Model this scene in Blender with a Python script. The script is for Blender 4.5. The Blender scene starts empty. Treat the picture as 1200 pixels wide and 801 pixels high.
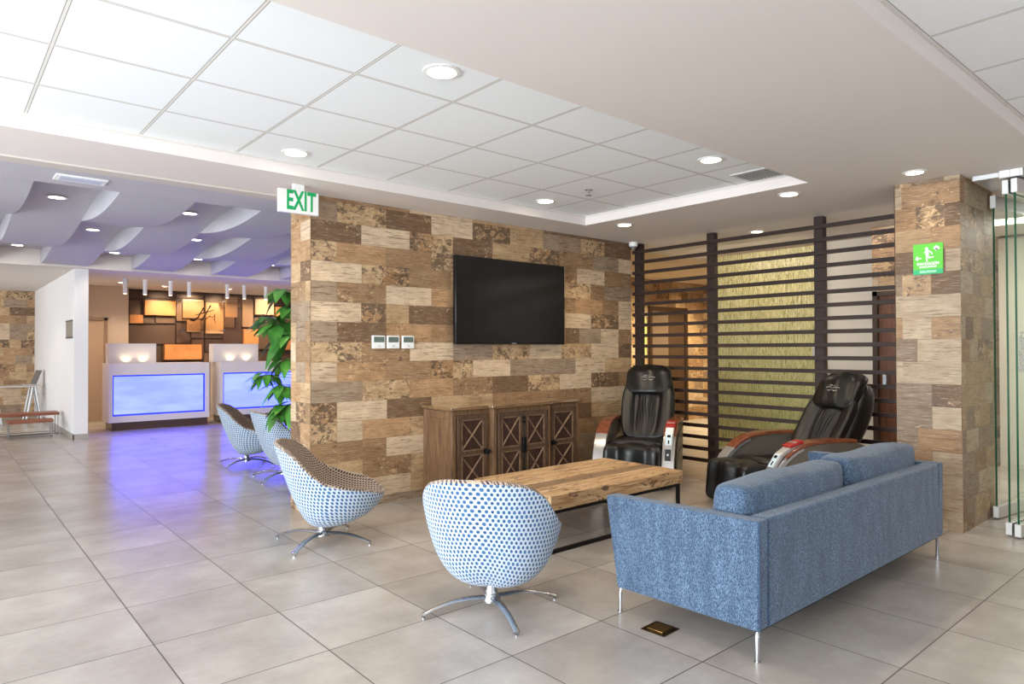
import bpy, bmesh, math, random
from mathutils import Vector, Matrix
from math import sin, cos, pi, radians, sqrt

C = bpy.context.scene.collection
SC = bpy.context.scene
R = radians

# ------------------------------------------------------------------ camera
F, YAW, PITCH, ROLL = 789.85, 0.860927, 0.011211, -0.002988
fw = Vector((cos(YAW)*cos(PITCH), sin(YAW)*cos(PITCH), sin(PITCH)))
r0 = fw.cross(Vector((0, 0, 1))).normalized(); u0 = r0.cross(fw)
rt = r0*cos(ROLL)+u0*sin(ROLL); up = u0*cos(ROLL)-r0*sin(ROLL)
cam_d = bpy.data.cameras.new('camera'); cam = bpy.data.objects.new('camera', cam_d); C.objects.link(cam)
cam.matrix_world = Matrix(((rt.x, up.x, -fw.x, 0), (rt.y, up.y, -fw.y, 0), (rt.z, up.z, -fw.z, 1.40), (0, 0, 0, 1)))
cam_d.sensor_width = 36; cam_d.lens = F/1200*36; cam_d.clip_end = 100
SC.camera = cam
SC.view_settings.view_transform = 'Standard'; SC.view_settings.look = 'None'
SC.view_settings.gamma = 1; SC.view_settings.use_curve_mapping = False
SC.view_settings.exposure = 0.50
SC.cycles.use_denoising = True
SC.cycles.max_bounces = 8; SC.cycles.diffuse_bounces = 5; SC.cycles.glossy_bounces = 4
SC.cycles.transparent_max_bounces = 12; SC.cycles.sample_clamp_indirect = 6

# ------------------------------------------------------------------ daylight
w = bpy.data.worlds.new('World'); SC.world = w; w.use_nodes = True
w.node_tree.nodes['Background'].inputs[0].default_value = (0.93, 0.96, 1.0, 1)
w.node_tree.nodes['Background'].inputs[1].default_value = 0.55

def area(name, loc, target, sx, sy, power, col):
    d = bpy.data.lights.new(name, 'AREA'); d.shape = 'RECTANGLE'; d.size = sx; d.size_y = sy
    d.energy = power; d.color = col
    o = bpy.data.objects.new(name, d); C.objects.link(o); o.location = loc
    o.rotation_euler = (Vector(target)-Vector(loc)).to_track_quat('-Z', 'Y').to_euler()
    return o
area('window_daylight_left', (-4.4, 2.0, 1.45), (3.0, 3.4, 1.35), 7.0, 2.5, 590, (0.86, 0.94, 1.0))
area('window_daylight_lobby', (-4.4, 9.5, 1.45), (3.0, 9.0, 1.2), 6.0, 2.5, 40, (0.88, 0.95, 1.0))
area('window_daylight_front', (1.5, -5.0, 1.45), (2.6, 3.0, 1.2), 6.0, 2.5, 25, (0.90, 0.96, 1.0))
area('window_daylight_side_room', (-2.6, 15.5, 1.5), (1.6, 15.5, 1.3), 4.0, 2.2, 50, (0.97, 0.98, 1.0))

# ------------------------------------------------------------------ mesh helper
class MB:
    def __init__(s): s.v = []; s.f = []; s.mi = []; s.uv = []; s.col = []; s.cur = 0; s.M = Matrix.Identity(4)
    def add(s, vs, fs, uvs=None, col=None):
        b = len(s.v); s.v += [tuple(s.M @ Vector(p)) for p in vs]
        for i, f in enumerate(fs):
            s.f.append([b+k for k in f]); s.mi.append(s.cur)
            s.uv.append(uvs[i] if uvs else None); s.col.append(col)
        return s
    def box(s, x0, x1, y0, y1, z0, z1):
        vs = [(x, y, z) for z in (z0, z1) for y in (y0, y1) for x in (x0, x1)]
        return s.add(vs, [(0, 2, 3, 1), (4, 5, 7, 6), (0, 1, 5, 4), (2, 6, 7, 3), (0, 4, 6, 2), (1, 3, 7, 5)])
    def prism(s, pts, axis, a, b):
        # pts 2D outline; axis 'y': pts=(x,z) extruded y a..b ; 'x': pts=(y,z); 'z': pts=(x,y)
        def m(p, t):
            return {'y': (p[0], t, p[1]), 'x': (t, p[0], p[1]), 'z': (p[0], p[1], t)}[axis]
        n = len(pts)
        vs = [m(p, a) for p in pts]+[m(p, b) for p in pts]
        fs = [tuple(range(n)), tuple(range(2*n-1, n-1, -1))]+[(i, i+n, (i+1) % n+n, (i+1) % n) for i in range(n)]
        return s.add(vs, fs)
    def tube(s, path, rad, n=10, cap=True, flat=1.0, upv=(0, 0, 1)):
        P = [Vector(p) for p in path]; k = len(P)
        rr = rad if isinstance(rad, (list, tuple)) else [rad]*k
        vs = []; pa = None
        for i in range(k):
            t = (P[min(i+1, k-1)]-P[max(i-1, 0)]).normalized()
            if pa is None:
                U = Vector(upv)
                if abs(t.dot(U)) > .95: U = Vector((1, 0, 0))
                a = t.cross(U).normalized()
            else:
                a = (pa-t*pa.dot(t)).normalized()
            pa = a; b = a.cross(t)
            for j in range(n):
                q = 2*pi*j/n
                vs.append(tuple(P[i]+a*cos(q)*rr[i]+b*sin(q)*rr[i]*flat))
        fs = [(i*n+j, i*n+(j+1) % n, (i+1)*n+(j+1) % n, (i+1)*n+j) for i in range(k-1) for j in range(n)]
        if cap: fs += [tuple(range(n-1, -1, -1)), tuple((k-1)*n+j for j in range(n))]
        return s.add(vs, fs)
    def lathe(s, prof, c=(0, 0), n=24):
        vs = [(c[0]+r*cos(2*pi*j/n), c[1]+r*sin(2*pi*j/n), z) for r, z in prof for j in range(n)]
        k = len(prof)
        fs = [(i*n+j, i*n+(j+1) % n, (i+1)*n+(j+1) % n, (i+1)*n+j) for i in range(k-1) for j in range(n)]
        fs += [tuple(range(n-1, -1, -1)), tuple((k-1)*n+j for j in range(n))]
        return s.add(vs, fs)
    def grid(s, fn, nu, nv, uvf=None, closed_u=False):
        vs = [fn(i/nu, j/nv) for j in range(nv+1) for i in range(nu+1)]
        fs = []; uvs = []
        for j in range(nv):
            for i in range(nu):
                fs.append((j*(nu+1)+i, j*(nu+1)+i+1, (j+1)*(nu+1)+i+1, (j+1)*(nu+1)+i))
                uvs.append([(i/nu, j/nv), ((i+1)/nu, j/nv), ((i+1)/nu, (j+1)/nv), (i/nu, (j+1)/nv)])
        if uvf: uvs = [[uvf(*q) for q in f] for f in uvs]
        return s.add(vs, fs, uvs)
    def build(s, name, mats, parent=None, smooth=False, bevel=0, seg=2, sub=0, fixn=True, weld=False, ang=40):
        me = bpy.data.meshes.new(name); me.from_pydata(s.v, [], s.f)
        if not isinstance(mats, (list, tuple)): mats = [mats]
        for m in mats: me.materials.append(m)
        for p, mi in zip(me.polygons, s.mi): p.material_index = mi
        if any(u for u in s.uv):
            L = me.uv_layers.new(name='UVMap')
            for p, u in zip(me.polygons, s.uv):
                if u:
                    for li, q in zip(p.loop_indices, u): L.data[li].uv = q
        if any(c for c in s.col):
            A = me.color_attributes.new('tile', 'FLOAT_COLOR', 'CORNER')
            B = me.color_attributes.new('tint', 'FLOAT_COLOR', 'CORNER')
            for p, c in zip(me.polygons, s.col):
                if c:
                    for li in p.loop_indices:
                        A.data[li].color = (*c[0], 1); B.data[li].color = (*c[1], 1)
        if fixn or weld:
            bm = bmesh.new(); bm.from_mesh(me)
            if weld: bmesh.ops.remove_doubles(bm, verts=bm.verts, dist=1e-4)
            if fixn: bmesh.ops.recalc_face_normals(bm, faces=bm.faces)
            bm.to_mesh(me); bm.free()
        o = bpy.data.objects.new(name, me); C.objects.link(o)
        if bevel:
            b = o.modifiers.new('b', 'BEVEL'); b.width = bevel; b.segments = seg; b.limit_method = 'ANGLE'; b.angle_limit = R(35)
        if sub:
            b = o.modifiers.new('s', 'SUBSURF'); b.levels = sub; b.render_levels = sub
        if smooth or bevel:
            me.polygons.foreach_set('use_smooth', [True]*len(me.polygons))
            if not sub:
                me.set_sharp_from_angle(angle=R(ang))
        if parent: o.parent = parent
        return o

def tag(o, label=None, cat=None, group=None, kind=None):
    if label: o['label'] = label
    if cat: o['category'] = cat
    if group: o['group'] = group
    if kind: o['kind'] = kind
    return o
def thing(name, label, cat, loc=(0, 0, 0), rz=0, group=None, s=1):
    o = bpy.data.objects.new(name, None); C.objects.link(o); o.location = loc; o.rotation_euler = (0, 0, rz); o.scale = (s, s, s)
    o.empty_display_size = .1
    return tag(o, label, cat, group)
def struct(o): o['kind'] = 'structure'; return o
def copy_tree(o, parent=None):
    c = o.copy(); C.objects.link(c); c.parent = parent
    for ch in list(o.children): copy_tree(ch, c)
    return c

# ------------------------------------------------------------------ materials
def srgb(r, g, b):
    f = lambda c: (c/255/12.92) if c/255 <= .04045 else ((c/255+.055)/1.055)**2.4
    return (f(r), f(g), f(b), 1)
class NT:
    def __init__(s, name):
        s.m = bpy.data.materials.new(name); s.m.use_nodes = True; s.t = s.m.node_tree
        s.p = s.t.nodes['Principled BSDF']; s.n = s.t.nodes; s.l = s.t.links
    def set(s, **k):
        for a, v in k.items():
            i = s.p.inputs[a.replace('_', ' ')]
            if isinstance(v, bpy.types.NodeSocket): s.l.new(v, i)
            else: i.default_value = v
        return s
    def new(s, t, **k):
        n = s.n.new(t)
        for a, v in k.items(): setattr(n, a, v)
        return n
    def inp(s, sock, v):
        if isinstance(v, bpy.types.NodeSocket): s.l.new(v, sock)
        else: sock.default_value = v
    def math(s, op, a, b=0.0, c=0.0, clamp=False):
        n = s.new('ShaderNodeMath', operation=op, use_clamp=clamp)
        s.inp(n.inputs[0], a); s.inp(n.inputs[1], b); s.inp(n.inputs[2], c); return n.outputs[0]
    def mix(s, f, a, b, mode='MIX'):
        n = s.new('ShaderNodeMix', data_type='RGBA', blend_type=mode)
        s.inp(n.inputs[0], f); s.inp(n.inputs[6], a); s.inp(n.inputs[7], b); return n.outputs[2]
    def ramp(s, f, stops, mode='LINEAR'):
        n = s.new('ShaderNodeValToRGB'); e = n.color_ramp.elements; n.color_ramp.interpolation = mode
        while len(e) < len(stops): e.new(.5)
        for i, (p, c) in enumerate(stops): e[i].position = p; e[i].color = c if len(c) == 4 else (*c, 1)
        s.inp(n.inputs[0], f); return n.outputs[0]
    def coord(s, kind='Object'):
        return s.new('ShaderNodeTexCoord').outputs[kind]
    def geo(s): return s.new('ShaderNodeNewGeometry').outputs['Position']
    def sep(s, v):
        n = s.new('ShaderNodeSeparateXYZ'); s.inp(n.inputs[0], v); return n.outputs
    def comb(s, x, y, z=0.0):
        n = s.new('ShaderNodeCombineXYZ'); s.inp(n.inputs[0], x); s.inp(n.inputs[1], y); s.inp(n.inputs[2], z); return n.outputs[0]
    def mapn(s, v, sc=(1, 1, 1), rot=(0, 0, 0), loc=(0, 0, 0)):
        n = s.new('ShaderNodeMapping'); s.inp(n.inputs[0], v); s.inp(n.inputs[3], sc); s.inp(n.inputs[2], rot); s.inp(n.inputs[1], loc); return n.outputs[0]
    def noise(s, v, scale=5, detail=4, rough=.5, dist=0.0):
        n = s.new('ShaderNodeTexNoise'); s.inp(n.inputs['Vector'], v); n.inputs['Scale'].default_value = scale
        n.inputs['Detail'].default_value = detail; n.inputs['Roughness'].default_value = rough; n.inputs['Distortion'].default_value = dist
        return n.outputs[0]
    def vadd(s, a, b):
        n = s.new('ShaderNodeVectorMath', operation='ADD'); s.inp(n.inputs[0], a); s.inp(n.inputs[1], b); return n.outputs[0]
    def bump(s, h, strength=.3, dist=.01):
        n = s.new('ShaderNodeBump'); n.inputs['Strength'].default_value = strength; n.inputs['Distance'].default_value = dist
        s.inp(n.inputs['Height'], h); s.l.new(n.outputs[0], s.p.inputs['Normal']); return s
def plain(name, col, rough=.6, metal=0.0, spec=.5, **k):
    t = NT(name).set(Base_Color=col, Roughness=rough, Metallic=metal); t.p.inputs['Specular IOR Level'].default_value = spec
    t.set(**k); return t.m
def emit(name, col, st):
    t = NT(name); t.set(Base_Color=(0, 0, 0, 1), Emission_Color=col, Emission_Strength=st); return t.m

def paint(name, col, rough=.75):
    t = NT(name); n = t.noise(t.geo(), 1.3, 3); n2 = t.noise(t.geo(), 90, 2)
    t.set(Base_Color=t.mix(n, col, tuple(c*.95 for c in col[:3])+(1,)), Roughness=rough); t.bump(n2, .04, .002); return t.m
M_CEIL = paint('soffit_paint', srgb(230, 222, 218))
M_CEIL2 = paint('lobby_ceiling_paint', srgb(190, 188, 196))
M_WHITE = paint('white_paint', srgb(240, 240, 240))
M_BEIGE = paint('beige_paint', srgb(205, 186, 166))
M_BEIGE2 = paint('light_beige_paint', srgb(214, 205, 192))
M_GREYB = plain('grey_skirting', srgb(170, 165, 158), .5)

# floor tiles
t = NT('floor_tile'); p = t.geo(); s = t.sep(p)
TP = .605
fx = t.math('DIVIDE', t.math('SUBTRACT', s[0], .806), TP); fy = t.math('DIVIDE', t.math('SUBTRACT', s[1], 2.958), TP)
ix, iy = t.math('FLOOR', fx), t.math('FLOOR', fy)
def edge(f): a = t.math('FRACT', f); return t.math('MINIMUM', a, t.math('SUBTRACT', 1.0, a))
e = t.math('MINIMUM', edge(fx), edge(fy))
grout = t.math('LESS_THAN', e, .0046)
wn = t.new('ShaderNodeTexWhiteNoise', noise_dimensions='2D'); t.l.new(t.comb(ix, iy), wn.inputs['Vector'])
seed = t.sep(wn.outputs['Color'])
pp = t.vadd(p, t.comb(t.math('MULTIPLY', seed[0], 37.0), t.math('MULTIPLY', seed[1], 51.0), t.math('MULTIPLY', seed[2], 9.0)))
n1 = t.noise(pp, 2.2, 6, .6, .0); n2 = t.noise(t.mapn(pp, (3, 26, 1)), 1.5, 5, .65); n3 = t.noise(pp, 60, 3, .6)
base = t.ramp(n1, [(.2, srgb(156, 149, 142)), (.5, srgb(184, 177, 170)), (.8, srgb(208, 202, 196))])
base = t.mix(t.math('MULTIPLY', n2, .28), base, srgb(150, 136, 122))
base = t.mix(t.math('MULTIPLY', n3, .12), base, srgb(130, 120, 110))
br = t.math('ADD', .90, t.math('MULTIPLY', seed[0], .16))
mu = t.new('ShaderNodeVectorMath', operation='SCALE'); t.l.new(base, mu.inputs[0]); t.l.new(br, mu.inputs[3])
col = t.mix(grout, mu.outputs[0], srgb(66, 60, 55))
t.set(Base_Color=col, Roughness=t.math('ADD', .27, t.math('MULTIPLY', grout, .4)))
t.p.inputs['Specular IOR Level'].default_value = .75
t.bump(t.math('MULTIPLY', grout, -1.0), .25, .003)
M_FLOOR = t.m

# acoustic ceiling tile grid
def ctile(name, ox, oy, px, pyy, col):
    t = NT(name); s = t.sep(t.geo())
    fx = t.math('DIVIDE', t.math('SUBTRACT', s[0], ox), px); fy = t.math('DIVIDE', t.math('SUBTRACT', s[1], oy), pyy)
    def ed(f): a = t.math('FRACT', f); return t.math('MINIMUM', a, t.math('SUBTRACT', 1.0, a))
    e1, e2 = ed(fx), ed(fy)
    e = t.math('MINIMUM', e1, e2)
    line = t.math('LESS_THAN', e, .010); dk = t.math('MULTIPLY', t.math('LESS_THAN', e, .016), t.math('SUBTRACT', 1.0, line))
    n = t.noise(t.geo(), 240, 2)
    c = t.mix(t.math('MULTIPLY', n, .12), col, tuple(q*.85 for q in col[:3])+(1,))
    c = t.mix(line, c, srgb(225, 222, 218)); c = t.mix(dk, c, srgb(150, 145, 140))
    t.set(Base_Color=c, Roughness=.85); t.bump(t.math('ADD', t.math('MULTIPLY', dk, -1.0), t.math('MULTIPLY', n, .1)), .3, .004); return t.m
M_CT = ctile('ceiling_tile', .413, 3.14, .615, .61, srgb(243, 247, 250))
M_CT2 = ctile('ceiling_tile_side', 3.445, 1.082, .61, .61, srgb(240, 241, 243))

# reclaimed-wood wall tile (uses per-tile colour of the print)
t = NT('wood_tile'); uvn = t.coord('UV')
A = t.new('ShaderNodeVertexColor', layer_name='tile'); B = t.new('ShaderNodeVertexColor', layer_name='tint')
b = t.sep(B.outputs[0])
sd = t.comb(t.math('MULTIPLY', b[0], 91.0), t.math('MULTIPLY', b[0], 57.0), b[0])
q = t.vadd(uvn, sd)
g1 = t.noise(t.mapn(q, (3.5, 42, 1)), 1.6, 6, .65, .8)
g2 = t.noise(t.mapn(q, (9, 160, 1)), 1.2, 4, .6)
g3 = t.noise(q, 7, 5, .6, .4)
blo = t.ramp(t.noise(t.mapn(q, (4, 7, 1)), 1.4, 6, .7, .5), [(.38, (0, 0, 0, 1)), (.62, (1, 1, 1, 1))])
c = t.mix(t.math('MULTIPLY', g3, .5), A.outputs[0], t.mix(1.0, A.outputs[0], srgb(150, 118, 86), 'MULTIPLY'))
c = t.mix(t.math('MULTIPLY', blo, t.math('ADD', .22, t.math('MULTIPLY', b[1], .45))), c, t.mix(.5, t.mix(1.0, A.outputs[0], srgb(140, 112, 88), 'MULTIPLY'), srgb(120, 88, 58)))
gm = t.ramp(g1, [(.38, (1, 1, 1, 1)), (.47, (.0, .0, .0, 1))])
c = t.mix(t.math('MULTIPLY', gm, t.math('ADD', .38, t.math('MULTIPLY', b[2], .5))), c, srgb(92, 72, 56))
gl = t.ramp(g2, [(.55, (0, 0, 0, 1)), (.7, (1, 1, 1, 1))])
c = t.mix(t.math('MULTIPLY', gl, .45), c, srgb(228, 208, 178))
ch = t.noise(t.mapn(q, (9, 12, 1)), 1.5, 9, .78, .9)
lowm = t.noise(q, 3.2, 2, .5)
thr = t.math('SUBTRACT', t.math('SUBTRACT', .985, t.math('MULTIPLY', b[1], .34)), t.math('MULTIPLY', lowm, .36))
chip = t.math('GREATER_THAN', ch, thr)
ch2 = t.noise(t.mapn(q, (11, 16, 1), (0, 0, 0), (7, 3, 0)), 1.6, 6, .7, .8)
chl = t.math('GREATER_THAN', ch2, t.math('ADD', thr, .02))
c = t.mix(t.math('MULTIPLY', chl, .7), c, srgb(222, 190, 150))
c = t.mix(t.math('MULTIPLY', t.noise(q, 2.6, 3, .6), t.math('MULTIPLY', b[1], .5)), c, srgb(160, 112, 66))
c = t.mix(t.math('MULTIPLY', chip, .8), c, srgb(78, 62, 52))
t.set(Base_Color=c, Roughness=.48); t.p.inputs['Specular IOR Level'].default_value = .35
t.bump(t.math('ADD', g1, t.math('MULTIPLY', chip, -.5)), .12, .003)
M_WT = t.m
M_GROUT = plain('wall_grout', srgb(120, 100, 80), .9)

TYPES = {'L': ((222, 200, 170), .08, .45), 'T': ((210, 182, 142), .42, .35), 'O': ((198, 162, 122), .52, .45), 'D': ((114, 94, 76), .6, .9), 'G': ((170, 154, 134), .42, .75),
         'B': ((166, 138, 106), .62, .6), 'S': ((220, 194, 154), .85, .25), 'K': ((190, 156, 116), 1.0, .45)}
PAL = [TYPES[k] for k in 'LLLTTTOODGGBBSSK']
PAL2 = [TYPES[k] for k in 'LLLLTOGGGBSSSD']
# the printed blocks of the television wall, row by row from the top: picture column where each ends + its kind
TVROWS = {14: 'G75 S200 D315 L420 K515 T600 G695 S755 D823', 13: 'D137 L260 K315 S370 D470 T565 K640 B725 G790 L823', 12: 'S75 O200 B315 S375 B470 T560 L655 B685 L755 B823',
 11: 'L138 S190 K258 B365 T470 G560 L655 S720 B755 G823', 10: 'G75 B200 L315 O470 D560 S655 B680 O750 B790 L823', 9: 'L137 K200 T258 D370 L470 S560 T655 L720 K790 L823', 8: 'G75 D200 O315 B420 G520 T655 D690 G745 L790 B823',
 7: 'S138 B260 L370 G470 S565 L645 S720 L790 D823', 6: 'L75 O200 B315 K370 S420 L515 G600 G680 L755 T823', 5: 'G140 S260 O370 B470 D560 S640 L720 D790 B823', 4: 'K75 L202 D315 T470 B680 B720 L823',
 3: 'S75 L140 O260 S315 T470 L680 D720 T823', 2: 'B75 B140 B200 L315 G470 T680 B823', 1: 'T140 B200 B262 S315 L470 O680 G823', 0: 'G120 L262 T420 B600 G823', 15: 'B260 L420 T600 D823', -1: 'G400 T823'}
def col_x(c):   # picture column of a block edge -> metres along the television wall
    d = fw+rt*((360+c/2.166-600)/F); return d.x*5.45/d.y
def block(mb, O, U, N, A0, A1, a, bb, g, ty, rnd, tw=1.0):
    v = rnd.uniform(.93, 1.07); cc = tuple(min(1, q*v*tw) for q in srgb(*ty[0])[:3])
    off_n = Vector(N)*.004; P0 = Vector(O)+Vector(U)*A0; P1 = Vector(O)+Vector(U)*(A1-g)
    pts = [tuple(p+off_n+Vector((0, 0, zz))) for p, zz in ((P0, a), (P1, a), (P1, bb-.0018), (P0, bb-.0018))]
    mb.cur = 0; mb.add(pts, [(0, 1, 2, 3)], [[(A0, a), (A1, a), (A1, bb), (A0, bb)]], (cc, (rnd.random(), ty[1]*rnd.uniform(.85, 1.0), ty[2])))
def tile_face(mb, O, U, length, z0, z1, rnd, N, row=.1745, off=.075, tl=.605, phase=0.0, tw=1.0, pal=None):
    """rows of printed planks over the rectangle from O along U; N = outward normal"""
    z = off-row
    k = 0
    while z < z1:
        a, bb = max(z, z0), min(z+row, z1)
        if bb-a > .004:
            x = -((k % 2)*tl/2+phase+rnd.choice((0, tl/3)))-tl
            while x < length:
                cut = rnd.choice([(1,), (.5, .5), (.33, .67), (.67, .33), (.33, .34, .33)])
                xx = x
                for cf in cut:
                    x2 = xx+cf*tl
                    last = abs(x2-(x+tl)) < 1e-4
                    A0, A1 = max(xx, 0), min(x2, length)
                    if A1-A0 > .004:
                        g = .0016 if last and A1 < length else 0
                        block(mb, O, U, N, A0, A1, a, bb, g, rnd.choice(pal or PAL), rnd, tw)
                    xx = x2
                x += tl
        z += row; k += 1

# other materials
def wood(name, c1, c2, c3, scale=(2, 30, 30), rough=.5, kind='Object', knots=0):
    t = NT(name); o = t.coord(kind)
    g = t.noise(t.mapn(o, scale), 1.5, 6, .62, .7); g2 = t.noise(t.mapn(o, tuple(3*q for q in scale)), 1.6, 3, .6)
    col = t.ramp(g, [(.3, c1), (.5, c2), (.72, c3)]); col = t.mix(t.math('MULTIPLY', g2, .35), col, c1)
    t.set(Base_Color=col, Roughness=rough); t.bump(g, .15, .003); return t.m
M_DARKWOOD = wood('dark_slat_wood', srgb(30, 15, 8), srgb(46, 26, 16), srgb(62, 38, 26), (40, 3, 40), .6)
M_CAB = wood('cabinet_oak', srgb(76, 54, 36), srgb(120, 90, 62), srgb(150, 116, 82), (40, 40, 3), .5)
M_CABF = wood('cabinet_oak_shaded', srgb(56, 40, 28), srgb(88, 66, 48), srgb(116, 90, 66), (40, 40, 3), .45)  # same oak darkened for door frames: front-face shading put into the colour
M_CABD = wood('cabinet_dark_panel', srgb(38, 24, 18), srgb(62, 40, 30), srgb(86, 58, 44), (30, 30, 4), .45)
M_CABX = wood('cabinet_moulding', srgb(86, 64, 48), srgb(126, 98, 76), srgb(160, 130, 102), (20, 20, 20), .45)
M_IRON = plain('black_iron', srgb(34, 36, 40), .4, .8)
M_BLACKM = plain('black_steel', srgb(28, 26, 26), .45, .6)
M_CHROME = plain('brushed_steel', srgb(196, 198, 202), .22, 1.0)
M_STEELD = plain('dull_steel_wire', srgb(120, 120, 122), .45, .6)
M_ALU = plain('satin_aluminium', srgb(205, 205, 205), .38, .85)
M_PLW = plain('white_plastic', srgb(240, 240, 238), .4)
M_BLKP = plain('black_plastic', srgb(16, 16, 18), .25)
M_DOORW = wood('brown_door_veneer', srgb(96, 56, 34), srgb(126, 76, 46), srgb(150, 96, 60), (30, 30, 2), .4)

def leather():
    t = NT('black_leather'); o = t.coord('Object')
    n = t.noise(o, 7, 4, .6, .6); n2 = t.noise(o, 160, 2)
    t.set(Base_Color=t.mix(n, srgb(9, 9, 10), srgb(19, 18, 18)), Roughness=t.math('ADD', .26, t.math('MULTIPLY', n, .2)))
    t.p.inputs['Specular IOR Level'].default_value = .5
    t.bump(t.math('ADD', n, t.math('MULTIPLY', n2, .06)), .28, .015); return t.m
M_LEATH = leather()
def denim():
    t = NT('blue_woven_fabric'); o = t.coord('Object')
    n = t.noise(t.mapn(o, (1, 1, .3)), 330, 2, .7); m = t.noise(t.mapn(o, (1, 1, .25)), 14, 4, .6); h = t.noise(o, 420, 2)
    c = t.ramp(n, [(.38, srgb(40, 56, 76)), (.5, srgb(74, 96, 122)), (.62, srgb(122, 144, 168))])
    c = t.mix(t.math('MULTIPLY', t.ramp(m, [(.4, (0, 0, 0, 1)), (.65, (1, 1, 1, 1))]), .45), c, srgb(50, 64, 88))
    t.set(Base_Color=c, Roughness=.95, Sheen_Weight=.25); t.p.inputs['Specular IOR Level'].default_value = .15
    t.bump(t.math('ADD', n, h), .35, .003); return t.m
M_DENIM = denim()
M_SEAM = plain('blue_piping', srgb(58, 78, 106), .95)
def dots(name, ground, dot, dot2, nu, nv, rad=.3, g2=None):
    t = NT(name); s = t.sep(t.coord('UV'))
    v = t.math('MULTIPLY', s[1], nv); row = t.math('FLOOR', v)
    u = t.math('ADD', t.math('MULTIPLY', s[0], nu), t.math('MULTIPLY', t.math('MODULO', row, 2.0), .5))
    du = t.math('SUBTRACT', t.math('FRACT', u), .5); dv = t.math('SUBTRACT', t.math('FRACT', v), .5)
    wn = t.new('ShaderNodeTexWhiteNoise', noise_dimensions='2D'); t.l.new(t.comb(t.math('FLOOR', u), row), wn.inputs['Vector'])
    jit = wn.outputs['Value']
    d = t.math('SQRT', t.math('ADD', t.math('POWER', t.math('MULTIPLY', du, 1.12), 2.0), t.math('POWER', t.math('MULTIPLY', dv, .8), 2.0)))
    rr = t.math('ADD', rad-.05, t.math('MULTIPLY', jit, .08))
    msk = t.math('LESS_THAN', d, rr)
    weave = t.noise(t.comb(t.math('MULTIPLY', s[0], nu*4.0), t.math('MULTIPLY', s[1], nv*4.0)), 1.4, 2)
    gcol = t.mix(weave, ground, g2 or tuple(q*.8 for q in ground[:3])+(1,))
    c = t.mix(msk, gcol, t.mix(jit, dot, dot2))
    t.set(Base_Color=c, Roughness=.9, Sheen_Weight=.2); t.p.inputs['Specular IOR Level'].default_value = .2
    t.bump(t.math('ADD', t.math('MULTIPLY', d, 1.0), t.math('MULTIPLY', weave, .3)), .4, .006); return t.m
M_DOTO = dots('dotted_fabric_outside', srgb(200, 209, 217), srgb(34, 70, 116), srgb(68, 106, 150), 33, 44, .335, srgb(172, 187, 203))
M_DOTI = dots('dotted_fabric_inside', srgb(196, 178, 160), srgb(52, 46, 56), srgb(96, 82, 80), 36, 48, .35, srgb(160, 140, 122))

def glass(name, tint, rough=0.0, trans=.9):
    t = NT(name); m = t.m; nt = t.t
    nt.nodes.remove(t.p); out = nt.nodes['Material Output']
    tr = nt.nodes.new('ShaderNodeBsdfTransparent'); tr.inputs[0].default_value = tint
    gl = nt.nodes.new('ShaderNodeBsdfGlossy'); gl.inputs['Roughness'].default_value = rough; gl.inputs[0].default_value = (1, 1, 1, 1)
    lw = nt.nodes.new('ShaderNodeLayerWeight'); lw.inputs[0].default_value = .5
    pw = nt.nodes.new('ShaderNodeMath'); pw.operation = 'POWER'; nt.links.new(lw.outputs['Facing'], pw.inputs[0]); pw.inputs[1].default_value = 6
    fr = nt.nodes.new('ShaderNodeMath'); fr.operation = 'MULTIPLY_ADD'; nt.links.new(pw.outputs[0], fr.inputs[0]); fr.inputs[1].default_value = .45; fr.inputs[2].default_value = .03
    mx = nt.nodes.new('ShaderNodeMixShader'); nt.links.new(fr.outputs[0], mx.inputs[0]); nt.links.new(tr.outputs[0], mx.inputs[1]); nt.links.new(gl.outputs[0], mx.inputs[2])
    nt.links.new(mx.outputs[0], out.inputs[0]); return m
M_GLASS = glass('clear_glass', (.95, .985, .965, 1))
M_GEDGE = plain('green_glass_edge', srgb(18, 84, 56), .15)

# ================================================================== STRUCTURE
CZ = 2.725; TZ = 2.82
mb = MB(); mb.box(-5, 16, -6, 21, -.1, 0); struct(mb.build('floor', M_FLOOR))

# soffit ceiling with two trays
mb = MB()
T1 = (-3.2, 5.29, 2.525, 4.945); T2 = (-3.2, 8.0, -2.6, 1.09)
top = 3.2
mb.box(-4.6, T1[0], -6, 5.66, CZ, top)
mb.box(T1[0], 9.6, T1[3], 5.66, CZ, top)
mb.box(T1[1], 9.6, T1[2], T1[3], CZ, top)
mb.box(T1[0], 9.6, T2[3], T1[2], CZ, top)
mb.box(T1[0], 9.6, -6, T2[2], CZ, top)
mb.box(T2[1], 9.6, T2[2], T2[3], CZ, top)
struct(mb.build('ceiling', M_CEIL))
mb = MB(); mb.box(T1[0], T1[1], T1[2], T1[3], TZ, TZ+.05); struct(mb.build('ceiling_tray', M_CT))
mb = MB(); mb.box(T2[0], T2[1], T2[2], T2[3], TZ, TZ+.05); struct(mb.build('ceiling_side_tray', M_CT2))
# shadow trims at the top edge of the trays
for nm, T in (('trim_1', T1), ('trim_2', T2)):
    mb = MB(); a = .012
    mb.box(T[0], T[1], T[3]-a, T[3], TZ-.012, TZ); mb.box(T[0], T[1], T[2], T[2]+a, TZ-.012, TZ); mb.box(T[1]-a, T[1], T[2], T[3], TZ-.012, TZ)
    struct(mb.build(nm, plain(nm+'_metal', srgb(216, 210, 205), .6)))
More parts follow.
